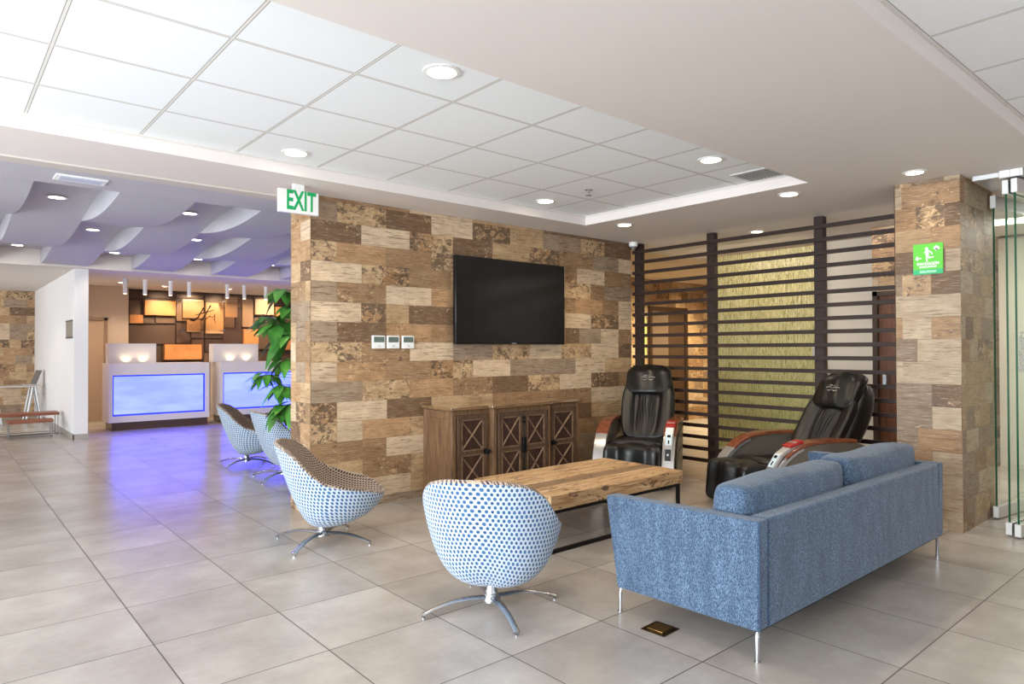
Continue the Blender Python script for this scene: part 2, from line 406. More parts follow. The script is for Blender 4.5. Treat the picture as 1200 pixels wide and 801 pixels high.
# door track and lobby band
mb = MB(); mb.box(-4.6, 6.9, 5.66, 5.815, CZ-.012, top); struct(mb.build('trim_3', paint('track_paint', srgb(205, 198, 190))))
mb = MB(); mb.box(-4.6, 6.9, 5.815, 5.84, CZ+.03, top); struct(mb.build('trim_4', plain('track_gap', srgb(40, 38, 38), .7)))
mb = MB(); mb.box(-4.6, 6.9, 5.84, 6.40, CZ, top); mb.box(-4.6, 6.9, 6.40, 6.62, CZ+.05, top); struct(mb.build('ceiling_lobby_band', M_CEIL2))
mb = MB(); mb.box(-4.6, 6.9, 12.45, 18.2, 2.70, top); struct(mb.build('ceiling_reception', paint('reception_soffit', srgb(222, 214, 206))))
# lobby wave ceiling: long sheets side by side, alternately rising and dipping
SW = .617; Z0 = 2.83
def wave(k, y):
    s = (1 if k % 2 else -1)*cos(pi*(y-7.5)/2.41)
    return Z0+(.12*s if s > 0 else .095*s)
mb = MB()
ys = [6.62+(12.45-6.62)*i/60 for i in range(61)]
for k in range(-7, 11):
    x0, x1 = SW*k, SW*(k+1)
    vs = []; fs = []
    for y in ys: vs += [(x0, y, wave(k, y)), (x1, y, wave(k, y)), (x0, y, 3.15), (x1, y, 3.15)]
    for i in range(60):
        a = 4*i; b2 = a+4
        fs += [(a, a+1, b2+1, b2), (a, b2, b2+2, a+2), (a+1, a+3, b2+3, b2+1), (a+2, b2+2, b2+3, a+3)]
    mb.add(vs, fs)
struct(mb.build('ceiling_lobby', M_CEIL2, smooth=True, fixn=True))

# television wall
rnd = random.Random(11)
WX0, WX1, WY0, WY1 = 2.43, 6.66, 5.45, 5.86
mb = MB(); mb.cur = 1; mb.box(WX0, WX1, WY0, WY1, 0, CZ)
for k_, row_ in TVROWS.items():
    a_, b_ = max(0, .075+.1745*k_), min(CZ, .075+.1745*(k_+1)); x_ = WX0
    if b_-a_ < .004: continue
    for w_ in row_.split():
        e_ = WX1 if w_.endswith('823') else min(WX1, col_x(int(w_[1:])))
        block(mb, (0, WY0, 0), (1, 0, 0), (0, -1, 0), x_, e_, a_, b_, .0014, TYPES[w_[0]], rnd, 1.12); x_ = e_
tile_face(mb, (WX0, WY0-.004, 0), (0, 1, 0), WY1-WY0, 0, CZ, rnd, (-1, 0, 0), tw=1.1)
tile_face(mb, (WX0, WY1, 0), (1, 0, 0), WX1-WX0, 0, CZ, rnd, (0, 1, 0))
struct(mb.build('wall_center', [M_WT, M_GROUT], fixn=False))
# column on the right
mb = MB(); mb.cur = 1; CX0, CX1, CY0, CY1 = 5.92, 6.76, 1.66, 2.115
rnd = random.Random(5)
mb.box(CX0, CX1, CY0, CY1, 0, CZ)
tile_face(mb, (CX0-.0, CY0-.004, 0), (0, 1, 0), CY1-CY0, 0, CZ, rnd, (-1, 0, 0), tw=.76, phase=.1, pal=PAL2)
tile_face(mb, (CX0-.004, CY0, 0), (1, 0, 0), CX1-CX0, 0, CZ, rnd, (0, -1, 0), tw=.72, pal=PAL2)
tile_face(mb, (CX0, CY1, 0), (1, 0, 0), CX1-CX0, 0, CZ, rnd, (0, 1, 0))
struct(mb.build('wall_pillar_right', [M_WT, M_GROUT], fixn=False))

# corridor behind the slatted screen
rnd = random.Random(8)
GX = 8.35
mb = MB(); mb.cur = 1; mb.box(6.9, 11.86, 7.85, 8.0, 0, 2.72)
tile_face(mb, (6.9, 7.85, 0), (1, 0, 0), 4.96, 0, 2.72, rnd, (0, -1, 0))
struct(mb.build('wall_corridor_end', [M_WT, M_GROUT], fixn=False))
mb = MB(); mb.cur = 1; mb.box(11.86, 12.0, 1.6, 8.0, 0, 2.72)
tile_face(mb, (11.86, 1.6, 0), (0, 1, 0), 6.4, 0, 2.72, rnd, (-1, 0, 0))
struct(mb.build('wall_corridor_far', [M_WT, M_GROUT], fixn=False))
mb = MB(); mb.box(6.80, 6.90, 5.86, 16.0, 0, 3.1); struct(mb.build('light_block_lobby', M_BEIGE2))  # unseen wall, added to stop light leaking between lobby and corridor
mb = MB(); mb.box(GX+.05, GX+.2, 2.2, 3.78, 0, 2.72); struct(mb.build('wall_corridor', M_BEIGE2))
mb = MB(); mb.cur = 1; mb.box(GX-.55, GX-.4, 2.35, 3.02, 2.02, 2.72)
tile_face(mb, (GX-.55, 2.35, 0), (0, 1, 0), .67, 2.02, 2.72, rnd, (-1, 0, 0))
struct(mb.build('wall_over_door', [M_WT, M_GROUT], fixn=False))
mb = MB(); mb.box(GX-.5, GX-.45, 2.35, 3.0, 0, 2.02)
dr = struct(mb.build('door_1', M_DOORW))
mb = MB(); mb.box(GX-.56, GX-.5, 2.97, 3.02, 0, 2.02); mb.box(GX-.56, GX-.5, 2.35, 3.02, 1.97, 2.02); mb.build('door_frame', plain('dark_frame', srgb(70, 50, 38), .5), dr)
mb = MB(); mb.box(GX-.62, GX-.5, 2.86, 2.90, .98, 1.12); mb.build('door_handle', M_CHROME, dr, bevel=.005)
# grass-print glass panel
t = NT('grass_print_glass'); s_ = t.sep(t.geo())
v1 = t.noise(t.comb(t.math('MULTIPLY', s_[1], 30.0), t.math('MULTIPLY', s_[2], 2.6)), 1.6, 5, .7, 2.6)
v2 = t.noise(t.comb(t.math('MULTIPLY', s_[1], 55.0), t.math('MULTIPLY', s_[2], 4.0), 5.0), 1.3, 4, .7, 3.0)
cg = t.ramp(v1, [(.38, srgb(118, 108, 60)), (.44, srgb(190, 180, 118)), (.52, srgb(214, 202, 150)), (.7, srgb(232, 220, 182))])
low = t.ramp(t.math('DIVIDE', s_[2], 2.7), [(.2, (1, 1, 1, 1)), (.75, (0, 0, 0, 1))])
cg = t.mix(t.math('MULTIPLY', low, .42), cg, srgb(146, 158, 84))
cg = t.mix(t.math('MULTIPLY', t.ramp(v2, [(.40, (1, 1, 1, 1)), (.46, (0, 0, 0, 1))]), .85), cg, srgb(84, 76, 34))
t.set(Base_Color=cg, Roughness=.3)
M_GRASS = t.m
gp = thing('glass_partition', 'glass partition printed with yellow-green grass blades behind the slatted screen', 'partition', (GX, 4.5, 0))
mb = MB(); mb.box(-.01, .01, -.70, .82, .04, 2.69); mb.build('glass_panel', M_GRASS, gp)
mb = MB()
for y in (-.70, .82): mb.box(-.02, .02, y-.012, y+.012, 0, 2.70)
mb.box(-.02, .02, -.70, .82, 0, .04); mb.build('frame', M_ALU, gp)
mb = MB(); mb.box(-.06, -.01, -.62, -.58, 1.28, 1.42); mb.build('lock', M_ALU, gp, bevel=.004)
# lift doorway in the corridor end wall
ld = thing('lift_doorway', 'dark steel lift doorway in the amber-lit tiled wall behind the screen', 'doorway', (10.15, 7.84, 0))
mb = MB(); mb.box(-.08, .0, -.04, .0, 0, 2.12); mb.box(1.04, 1.12, -.04, 0, 0, 2.12); mb.box(-.08, 1.12, -.04, 0, 2.12, 2.20); mb.build('frame', plain('bronze_frame', srgb(84, 66, 52), .35, .8), ld)
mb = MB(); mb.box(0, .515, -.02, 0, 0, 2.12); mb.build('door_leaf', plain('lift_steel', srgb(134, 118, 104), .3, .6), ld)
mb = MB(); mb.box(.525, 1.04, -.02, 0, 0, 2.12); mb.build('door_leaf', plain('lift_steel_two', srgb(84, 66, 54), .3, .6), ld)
pn = thing('notice_board', 'pale yellow-green notice panel left of the lift doorway, seen through the slats', 'notice board', (9.90, 7.835, 1.3))
mb = MB(); mb.box(-.10, .10, -.012, 0, 0, .66); mb.build('board', plain('notice_green', srgb(190, 200, 120), .5), pn)
mb = MB(); mb.box(-.11, .11, -.015, 0, -.012, 0); mb.box(-.11, .11, -.015, 0, .66, .672); mb.box(-.112, -.10, -.015, 0, -.012, .672); mb.box(.10, .112, -.015, 0, -.012, .672); mb.build('frame', M_ALU, pn)

# white divider wall of the side room, wood wall at its end
mb = MB(); mb.box(1.69, 1.88, 12.56, 18.0, 0, 2.70); struct(mb.build('wall_divider', M_WHITE))
mb = MB(); mb.box(1.675, 1.69, 12.545, 18.0, 0, .085); mb.box(1.675, 1.895, 12.545, 12.56, 0, .085); struct(mb.build('baseboard_divider', M_GREYB))
rnd = random.Random(3)
mb = MB(); mb.cur = 1; mb.box(-4.5, 1.69, 18.0, 18.15, 0, 2.7)
tile_face(mb, (-4.5, 18.0, 0), (1, 0, 0), 6.19, 0, 2.7, rnd, (0, -1, 0), tw=1.15)
struct(mb.build('wall_left_room', [M_WT, M_GROUT], fixn=False))
# reception walls
mb = MB(); mb.box(1.88, 3.02, 15.5, 15.65, 0, 2.70); struct(mb.build('wall_reception', M_BEIGE))
mb = MB(); mb.box(3.02, 6.9, 16.0, 16.15, 0, 2.70); struct(mb.build('wall_back', plain('umber_wall', srgb(74, 58, 48), .6)))
mb = MB(); mb.box(9.6, 9.8, -6, 2.3, 0, 3.2); struct(mb.build('wall_right', plain('plain_beige', srgb(218, 208, 194), .7)))
mb = MB(); mb.box(1.95, 2.58, 15.46, 15.5, 0, 2.0); d2 = struct(mb.build('door_2', plain('beige_door', srgb(176, 152, 130), .5)))
mb = MB(); mb.box(2.58, 2.64, 15.44, 15.5, 0, 2.06); mb.box(1.9, 2.64, 15.44, 15.5, 2.0, 2.06); mb.build('door_frame', plain('beige_door_frame', srgb(140, 116, 96), .5), d2)

# ================================================================== SLATTED SCREEN
sc = thing('slatted_screen', 'dark brown horizontal slat screen with three posts between wall and pillar', 'screen', (6.73, 4.0, 0))
for py in (5.385, 4.34, 3.105):
    mb = MB(); mb.box(-.02, .06, py-.047-4.0, py+.047-4.0, 0, CZ-.004); mb.build('post', M_DARKWOOD, sc, bevel=.003)
mb = MB()
for k in range(20):
    z = 2.615-.1308*k
    mb.box(-.05, -.02, 2.12-4.0, 5.446-4.0, z-.020, z+.020)
mb.build('slat_panel', M_DARKWOOD, sc, bevel=.002)

# ================================================================== SOFA
def rbox(mb, x0, x1, y0, y1, z0, z1): return mb.box(x0, x1, y0, y1, z0, z1)
sf = thing('sofa', 'blue denim-weave two-seat sofa on slim steel legs seen from behind', 'sofa', (0, 0, 0))
SX0, SX1, SY0, SY1 = 2.775, 5.17, 1.56, 2.40
def sofa_arm(x0, x1):
    mb = MB(); out = [(SY0+.005, .145), (2.375, .132), (2.45, .60), (2.44, .612), (SY0, .633)]
    mb.prism(out, 'x', x0, x1); mb.build('arm', M_DENIM, sf, bevel=.014, seg=3)
sofa_arm(SX0, SX0+.085); sofa_arm(SX1-.085, SX1)
mb = MB(); mb.prism([(SY0, .145), (SY0+.12, .145), (SY0+.10, .631), (SY0, .633)], 'x', SX0+.086, SX1-.086); mb.build('back', M_DENIM, sf, bevel=.014, seg=3)
mb = MB(); mb.box(SX0+.085, SX1-.085, SY0+.11, 2.36, .145, .28); mb.build('seat_base', M_DENIM, sf, bevel=.01)
mid = (SX0+SX1)/2
def pillow_box(name, x0, x1, y0, y1, z0, z1, lean, puff, parent, mat):
    nx, nz, nyy = 14, 8, 4
    bm = bmesh.new()
    bmesh.ops.create_cube(bm, size=1)
    bmesh.ops.subdivide_edges(bm, edges=bm.edges, cuts=9, use_grid_fill=True)
    for v in bm.verts:
        a, b3, c3 = v.co.x*2, v.co.y*2, v.co.z*2
        ea, eb, ec = 1-abs(a)**6, 1-abs(b3)**4, 1-abs(c3)**6
        # rounded superellipsoid edges + a soft bulge
        rr = .10
        k = max(0.0, (abs(a)**8+abs(c3)**8)-1)
        pr = 1-.30*min(1, (abs(a)**10+abs(c3)**8)*.5)
        y = (y0+y1)/2+b3*(y1-y0)/2*pr*(1+puff*(1-a*a)*(1-c3*c3))
        q = 1-.035*abs(b3)**4
        x = (x0+x1)/2+a*(x1-x0)/2*q*(1-.02*c3*c3)
        z = (z0+z1)/2+c3*(z1-z0)/2*(1-.06*abs(b3)**3)*(1-.02*a*a)
        z += .012*sin(a*5+x0*3)*max(c3, 0)*.6
        v.co = (x, y+lean*(z-z0), z)
    me = bpy.data.meshes.new(name); bm.to_mesh(me); bm.free(); me.materials.append(mat)
    me.polygons.foreach_set('use_smooth', [True]*len(me.polygons))
    o = bpy.data.objects.new(name, me); C.objects.link(o); o.parent = parent
    m = o.modifiers.new('s', 'SUBSURF'); m.levels = 1; m.render_levels = 1
    return o
pillow_box('seat_cushion', SX0+.09, mid-.003, 1.90, 2.40, .28, .43, 0, .0, sf, M_DENIM)
pillow_box('seat_cushion', mid+.003, SX1-.09, 1.90, 2.40, .28, .43, 0, .0, sf, M_DENIM)
pillow_box('back_cushion', SX0+.10, mid-.01, 1.685, 1.90, .40, .758, -.05, .25, sf, M_DENIM)
pillow_box('back_cushion', mid+.005, SX1-.10, 1.685, 1.90, .40, .765, -.05, .25, sf, M_DENIM)
# seam piping
mb = MB()
mb.tube([(SX0+.004, SY0-.001, .15), (SX0+.004, SY0-.001, .63)], .0035, 6); mb.tube([(SX0+.088, SY0+.002, .15), (SX0+.088, SY0+.002, .632)], .003, 6)
mb.build('piping', M_SEAM, sf)
for (x, y, sx, sy) in ((2.80, 2.375, 1, -1), (2.80, 1.585, 1, 1), (5.12, 2.375, -1, -1), (5.12, 1.585, -1, 1)):
    mb = MB(); yy = y
    mb.tube([(x, yy, .0), (x, yy, .105), (x+.006*sx, yy+.003*sy, .128), (x+.03*sx, yy+.012*sy, .137), (x+.13*sx, yy+.04*sy, .139)], .011, 10, flat=.8)
    mb.lathe([(.014, 0), (.014, .004)], (x, yy), 12)
    mb.build('leg', M_CHROME, sf, smooth=True)

# ================================================================== COFFEE TABLE
ct = thing('coffee_table', 'low coffee table with thick reclaimed timber top on black steel frame', 'table', (0, 0, 0))
t = NT('reclaimed_timber'); o_ = t.coord('Object'); s_ = t.sep(o_)
pl = t.math('FLOOR', t.math('DIVIDE', s_[1], .143)); wn = t.new('ShaderNodeTexWhiteNoise', noise_dimensions='1D'); t.l.new(pl, wn.inputs['W'])
sd = t.comb(t.math('MULTIPLY', wn.outputs['Value'], 31.0), 0.0, wn.outputs['Value'])
q = t.vadd(o_, sd)
g = t.noise(t.mapn(q, (1.6, 26, 26)), 1.5, 7, .65, 1.2); g2 = t.noise(t.mapn(q, (5, 90, 90)), 1.5, 3, .6); kn = t.noise(t.mapn(q, (3.0, 9, 9)), 1.6, 5, .65, 1.5)
c = t.ramp(g, [(.34, srgb(104, 74, 50)), (.42, srgb(178, 138, 96)), (.52, srgb(212, 176, 130)), (.7, srgb(236, 210, 172))])
c = t.mix(t.math('MULTIPLY', g2, .3), c, srgb(140, 94, 54))
c = t.mix(t.math('MULTIPLY', t.math('GREATER_THAN', kn, .59), .8), c, srgb(74, 48, 32))
dk = t.math('MULTIPLY', t.math('GREATER_THAN', wn.outputs['Value'], .62), t.math('LESS_THAN', s_[1], 4.05))
c = t.mix(t.math('MULTIPLY', dk, t.math('ADD', .30, t.math('MULTIPLY', g, .6))), c, srgb(92, 66, 48))
t.set(Base_Color=c, Roughness=.55); t.bump(t.math('ADD', g, t.math('MULTIPLY', kn, -.4)), .5, .006)
M_TIM = t.m
TX0, TX1, TY0, TY1 = 3.19, 4.70, 3.31, 4.17
mb = MB(); n = 6; dy = (TY1-TY0)/n
for i in range(n): mb.box(TX0, TX1, TY0+i*dy+.0012, TY0+(i+1)*dy-.0012, .298, .400+.002*(i % 2))
mb.build('table_top', M_TIM, ct, bevel=.005)
mb = MB(); q = .0125
for y in (TY0+.03, TY1-.03):
    mb.box(TX0+.02, TX1-.02, y-q, y+q, .272, .297); mb.box(TX0+.02, TX1-.02, y-q, y+q, 0, .025)
for x in (TX0+.03, TX1-.03):
    mb.box(x-q, x+q, TY0+.02, TY1-.02, .272, .297); mb.box(x-q, x+q, TY0+.02, TY1-.02, 0, .025)
mb.build('frame', M_BLACKM, ct)
for x in (TX0+.03, TX1-.03):
    for y in (TY0+.03, TY1-.03):
        mb = MB(); mb.box(x-q, x+q, y-q, y+q, .025, .272); mb.build('leg', M_BLACKM, ct)

# ================================================================== SWIVEL CHAIRS
def sst(a, b, x): x = max(0, min(1, (x-a)/(b-a))); return x*x*(3-2*x)
RX = ((-.37, .738), (-.34, .730), (-.27, .700), (-.19, .640), (-.10, .545), (0, .472), (.14, .435), (.30, .405), (.42, .350))
def rim(th):
    # th = 0 front (+x), pi back
    c, s = cos(th), sin(th)
    x = (abs(c)**.92)*(1 if c > 0 else -1); y = (abs(s)**.86)*(1 if s > 0 else -1)
    X = x*(.42 if c > 0 else .37); Y = y*.372
    z = RX[-1][1]
    for (xa, za), (xb, zb) in zip(RX, RX[1:]):
        if xa <= X <= xb:
            q = (X-xa)/(xb-xa); z = za+(zb-za)*q; break
    else:
        if X < 0: z = RX[0][1]
    return X, Y, z
def outer(u, v):
    th = 2*pi*u; X, Y, z = rim(th); side = abs(sin(th))**2
    p_ = 2.0+1.3*side
    fr = sst(.1, .9, cos(th)); hz = (1-.32*fr)*v**p_+.32*fr*v**9
    bul = 1+.10*sin(pi*v)*side
    return (-.03+(X+.03)*v*bul, Y*v*bul, .125+(z-.125)*hz)
def inner(u, v):
    th = 2*pi*u; X, Y, z = rim(th); back = sst(.1, .9, -cos(th)); fr = sst(.3, .95, cos(th))
    sc_ = 1-.10*(1-.4*fr)
    seat = .312+.03*fr*v
    zz = seat+(z-.004-seat)*(v**(4.2-2.0*back))
    f = v**.75
    return (.04*(1-v)+X*sc_*f, Y*sc_*f, zz)
def make_chair():
    root = thing('swivel_chair', '', 'chair')
    mb = MB(); NU, NV = 64, 22
    def uvmap(u, v):
        X, Y, z = outer(u, min(v, 1)); a_ = 2*pi*u-pi; r_ = math.hypot(X, Y)
        return (5+a_*.39*(.32+.68*v), 5+math.hypot(z-.125, r_*.62)+max(0, v-1)*.5)
    def uvin(u, v):
        X, Y, z = inner(u, min(v, 1)); sgn = max(-1, min(1, Y/.12))
        return (5+Y+sgn*(z-.335)*abs(sin(2*pi*u))**2+max(0, v-1)*.3, 5+X-1.15*(z-.335)*max(0, -cos(2*pi*u)))
    mb.cur = 0; mb.grid(outer, NU, NV, uvmap)
    mb.build('shell', M_DOTO, root, smooth=True, weld=True, ang=180)
    mb = MB(); mb.grid(inner, NU, NV, uvin)
    # rolled rim joining the two skins
    def rimf(u, v):
        a = Vector(outer(u, 1)); b = Vector(inner(u, 1)); m = (a+b)/2; h = (a-b).length/2
        ang = pi*v; d = (a-b)/2
        return tuple(m+d*cos(ang)+Vector((0, 0, 1))*h*.9*sin(ang))
    mb.grid(rimf, NU, 6, lambda u, v: uvin(u, 1+.12*(1-v)))
    mb.build('seat', M_DOTI, root, smooth=True, weld=True, ang=180)
    mb = MB(); mb.lathe([(.035, .085), (.035, .10), (.028, .11), (.026, .17)], (-.03, 0), 20); mb.lathe([(.05, .045), (.05, .06), (.036, .085), (.02, .09)], (-.03, 0), 20)
    mb.build('column', M_CHROME, root, smooth=True)
    for i in range(4):
        a = pi/2*i; mb = MB(); pth = []; rd = []
        for j in range(9):
            q = j/8; r_ = .03+.35*q; z = .066+.012*sin(pi*q*.8)-.054*q**2.2
            pth.append((-.03+r_*cos(a), r_*sin(a), z)); rd.append(.024-.007*q+(.002 if j == 8 else 0))
        mb.tube(pth, rd, 10, flat=.5)
        mb.lathe([(.010, 0), (.010, .008)], (-.03+.375*cos(a), .375*sin(a)), 10)
        mb.build('leg', M_CHROME, root, smooth=True)
    return root
ch0 = make_chair()
GR = 'blue dotted swivel lounge chairs'
spots = [((2.30, 2.853), 36, 34, 'white and blue dotted swivel chair with its back to the camera, nearest the coffee table'),
         ((2.175, 4.665), -28, -27, 'blue dotted swivel chair standing in front of the corner of the wood-tiled wall'),
         ((2.93, 8.42), -26, -29, 'blue dotted swivel chair farthest back, closest to the reception desk'),
         ((2.93, 7.27), -2, -53, 'blue dotted swivel chair half hidden by the wall corner under the hanging leaves')]
for i, ((x, y), a, la, lb) in enumerate(spots):
    o = ch0 if i == 0 else copy_tree(ch0)
    o['label'] = lb; o['group'] = GR; o.rotation_euler = (0, 0, R(a))
    o.location = (x+.03*cos(R(a)), y+.03*sin(R(a)), 0)
    for c_ in o.children:
        if c_.name.startswith('leg'):
            c_.matrix_parent_inverse = Matrix.Translation((-.03, 0, 0)) @ Matrix.Rotation(R(la), 4, 'Z') @ Matrix.Translation((.03, 0, 0))

# ================================================================== CABINET
cb = thing('sideboard', 'dark oak breakfront sideboard with crossed-panel doors under the television', 'cabinet', (0, 0, 0))
KX0, KX1, KM0, KM1 = 3.56, 5.20, 4.00, 4.74
YL, YC, YB = 4.985, 4.935, 5.44
mb = MB()
mb.prism([(KX0, YB), (KX0, YL), (KM0, YL), (KM0, YC), (KM1, YC), (KM1, YL), (KX1, YL), (KX1, YB)], 'z', .06, .845)
mb.prism([(KX0-.01, YB), (KX0-.01, YL-.01), (KM0-.01, YL-.01), (KM0-.01, YC-.01), (KM1+.01, YC-.01), (KM1+.01, YL-.01), (KX1+.01, YL-.01), (KX1+.01, YB)], 'z', 0, .07)
mb.box(KX0-.006, KX0, YL+.0, YL+.05, .07, .84); mb.box(KX0-.006, KX0, YB-.05, YB, .07, .84); mb.box(KX0-.006, KX0, YL+.05, YB-.05, .77, .84); mb.box(KX0-.006, KX0, YL+.05, YB-.05, .07, .13)
for x0, x1, y in ((KX0, KX0+.035, YL), (KM0-.0, KM0+.035, YC), (KM1-.035, KM1, YC), (KX1-.035, KX1, YL)): mb.box(x0, x1, y-.012, y, .07, .84)
mb.build('body', M_CAB, cb, bevel=.003)
t = NT('polished_top'); g = t.noise(t.mapn(t.coord('Object'), (2, 20, 20)), 1.6, 5, .6, .5)
t.set(Base_Color=t.ramp(g, [(.3, srgb(96, 72, 50)), (.7, srgb(150, 118, 84))]), Roughness=.09); t.p.inputs['Specular IOR Level'].default_value = .9; t.set(Coat_Weight=1.0, Coat_Roughness=.04)
mb = MB(); mb.prism([(KX0-.03, YB), (KX0-.03, YL-.035), (KM0-.03, YL-.035), (KM0-.03, YC-.035), (KM1+.03, YC-.035), (KM1+.03, YL-.035), (KX1+.03, YL-.035), (KX1+.03, YB)], 'z', .848, .878)
mb.build('top', t.m, cb, bevel=.006, seg=3)
def cab_door(x0, x1, y, hs):
    mb = MB(); f = .042; z0, z1 = .10, .80; zm = (z0+z1)/2
    d = MB(); d.box(x0, x1, y-.010, y+.0, z0, z1); dd = d.build('door', M_CABD, cb)
    m2 = MB(); yf = y-.022
    m2.box(x0, x0+f, yf, y-.010, z0, z1); m2.box(x1-f, x1, yf, y-.010, z0, z1)
    for za, zb in ((z0, z0+f), (z1-f, z1), (zm-.018, zm+.018)): m2.box(x0+f, x1-f, yf, y-.010, za, zb)
    m2.build('door_frame', M_CABF, dd, bevel=.003)
    m3 = MB()
    for za, zb in ((z0+f, zm-.018), (zm+.018, z1-f)):
        for (ax, az, bx, bz) in ((x0+f, za, x1-f, zb), (x0+f, zb, x1-f, za)):
            L = Vector((bx-ax, 0, bz-az)); n_ = Vector((L.z, 0, -L.x)).normalized()*.008
            A_, B_ = Vector((ax, 0, az)), Vector((bx, 0, bz)); y1, y2 = y-.024, y-.010
            cs = [A_+n_, B_+n_, B_-n_, A_-n_]
            vs = [(c.x, y2, c.z) for c in cs]+[(A_.x, y1, A_.z), (B_.x, y1, B_.z)]
            m3.add(vs, [(0, 1, 5, 4), (3, 4, 5, 2), (0, 4, 3), (1, 2, 5), (0, 3, 2, 1)])
        # square mouldings round each panel
        for (xa, xb, zc, zd) in ((x0+f, x0+f+.01, za, zb), (x1-f-.01, x1-f, za, zb), (x0+f, x1-f, za, za+.01), (x0+f, x1-f, zb-.01, zb)):
            m3.box(xa, xb, y-.024, y-.010, zc, zd)
    m3.build('cross_moulding', M_CABX, dd)
    m4 = MB()
    if hs[0] == 'knob':
        X = x1-.02 if hs[1] > 0 else x0+.02
        m4.M = Matrix.Translation((X, yf, zm)) @ Matrix.Rotation(pi/2, 4, 'X')
        m4.lathe([(.026, -.001), (.026, .006), (.012, .010), (.012, .022), (.022, .028), (.024, .040), (.015, .046)], (0, 0), 16)
        m4.build('knob', M_IRON, dd, smooth=True)
    elif hs[0] == 'bolt':
        X = x1-.005
        m4.tube([(X, yf-.012, .20), (X, yf-.012, .76)], .007, 8)
        for z in (.24, .42, .47, .52, .70, .74): m4.box(X-.015, X+.015, yf-.02, yf, z-.012, z+.012)
        m4.box(X-.02, X+.02, yf-.026, yf, .40, .55)
        m4.build('bolt', M_IRON, dd, bevel=.003)
cab_door(KX0+.055, KM0-.045, YL-.001, ('knob', 1)); 
cab_door(KM0+.05, (KM0+KM1)/2-.003, YC-.001, ('bolt', 1)); cab_door((KM0+KM1)/2+.003, KM1-.05, YC-.001, ('none', 1))
cab_door(KM1+.045, KX1-.05, YL-.001, ('knob', -1))

# ================================================================== TELEVISION and thermostats
tv = thing('television', 'large black flat television mounted on the wood-tiled wall', 'television', (4.645, 5.39, 1.9))
mb = MB(); mb.box(-.755, .755, -.018, .03, -.445, .435); mb.box(-.35, .35, .03, .054, -.25, .25); mb.build('case', M_BLKP, tv, bevel=.005)
t = NT('tv_screen'); t.set(Base_Color=srgb(20, 21, 23), Roughness=.24); t.p.inputs['Specular IOR Level'].default_value = .5
mb = MB(); mb.box(-.738, .738, -.0195, -.018, -.422, .418); mb.build('screen', t.m, tv)
mb = MB(); mb.box(-.03, .03, -.021, -.018, -.439, -.431); mb.build('maker_mark', plain('mark_grey', srgb(150, 150, 150), .4), tv)
for k, x in enumerate((3.07, 3.22, 3.38)):
    lab = ['white wall thermostat, leftmost of the three beside the television', 'white wall thermostat between two others on the wood tiles', 'white wall thermostat nearest to the television of the three'][k]
    th = thing('thermostat', lab, 'thermostat', (x, 5.445, 1.472), 0, 'wall thermostats')
    mb = MB(); mb.box(-.065, .065, -.024, 0, -.06, .06); mb.build('casing', M_PLW, th, bevel=.006)
    mb = MB(); mb.box(-.053, .053, -.0255, -.024, -.002, .048); mb.build('display', plain('lcd_grey%d' % k, srgb(98, 112, 104), .3), th)
    mb = MB(); mb.box(-.012, .012, -.027, -.024, -.04, -.03); mb.build('button', plain('btn%d' % k, srgb(190, 190, 190), .4), th)

# ================================================================== MASSAGE CHAIRS
M_SILV = plain('silver_trim', srgb(190, 188, 186), .28, .7)
M_TAUPE = plain('taupe_side_panel', srgb(120, 112, 100), .32, .35)
M_TAUPE2 = plain('taupe_inset', srgb(146, 136, 120), .35, .3)
M_ORW = wood('orange_wood_armrest', srgb(96, 50, 32), srgb(128, 72, 48), srgb(156, 94, 66), (4, 30, 30), .2)
def soft(name, nx, ny, nz, fn, mat, parent, sub=1):
    bm = bmesh.new(); bmesh.ops.create_cube(bm, size=2)
    bmesh.ops.subdivide_edges(bm, edges=bm.edges, cuts=nx, use_grid_fill=True)
    for v in bm.verts: v.co = fn(v.co.x, v.co.y, v.co.z)
    bmesh.ops.recalc_face_normals(bm, faces=bm.faces)
    me = bpy.data.meshes.new(name); bm.to_mesh(me); bm.free(); me.materials.append(mat)
    me.polygons.foreach_set('use_smooth', [True]*len(me.polygons))
    o = bpy.data.objects.new(name, me); C.objects.link(o); o.parent = parent
    m = o.modifiers.new('s', 'SUBSURF'); m.levels = sub; m.render_levels = sub
    return o
def rnd_box(a, b, c, p=5):
    # cube coords -> softened cube
    l = (abs(a)**p+abs(b)**p+abs(c)**p)**(1/p); m = max(abs(a), abs(b), abs(c))
    k = m/l if l else 1
    return a*k, b*k, c*k
def arm_outline():
    pts = []
    def bez(p0, p1, p2, p3, n):
        for i in range(n):
            t_ = i/n; u_ = 1-t_
            pts.append((u_**3*p0[0]+3*u_*u_*t_*p1[0]+3*u_*t_*t_*p2[0]+t_**3*p3[0], u_**3*p0[1]+3*u_*u_*t_*p1[1]+3*u_*t_*t_*p2[1]+t_**3*p3[1]))
    bez((.60, .05), (.60, .25), (.50, .50), (.20, .605), 12)
    bez((.20, .605), (.0, .65), (-.30, .63), (-.46, .615), 8)
    pts.append((-.50, .58)); pts.append((-.47, .40)); pts.append((-.40, .05))
    return pts
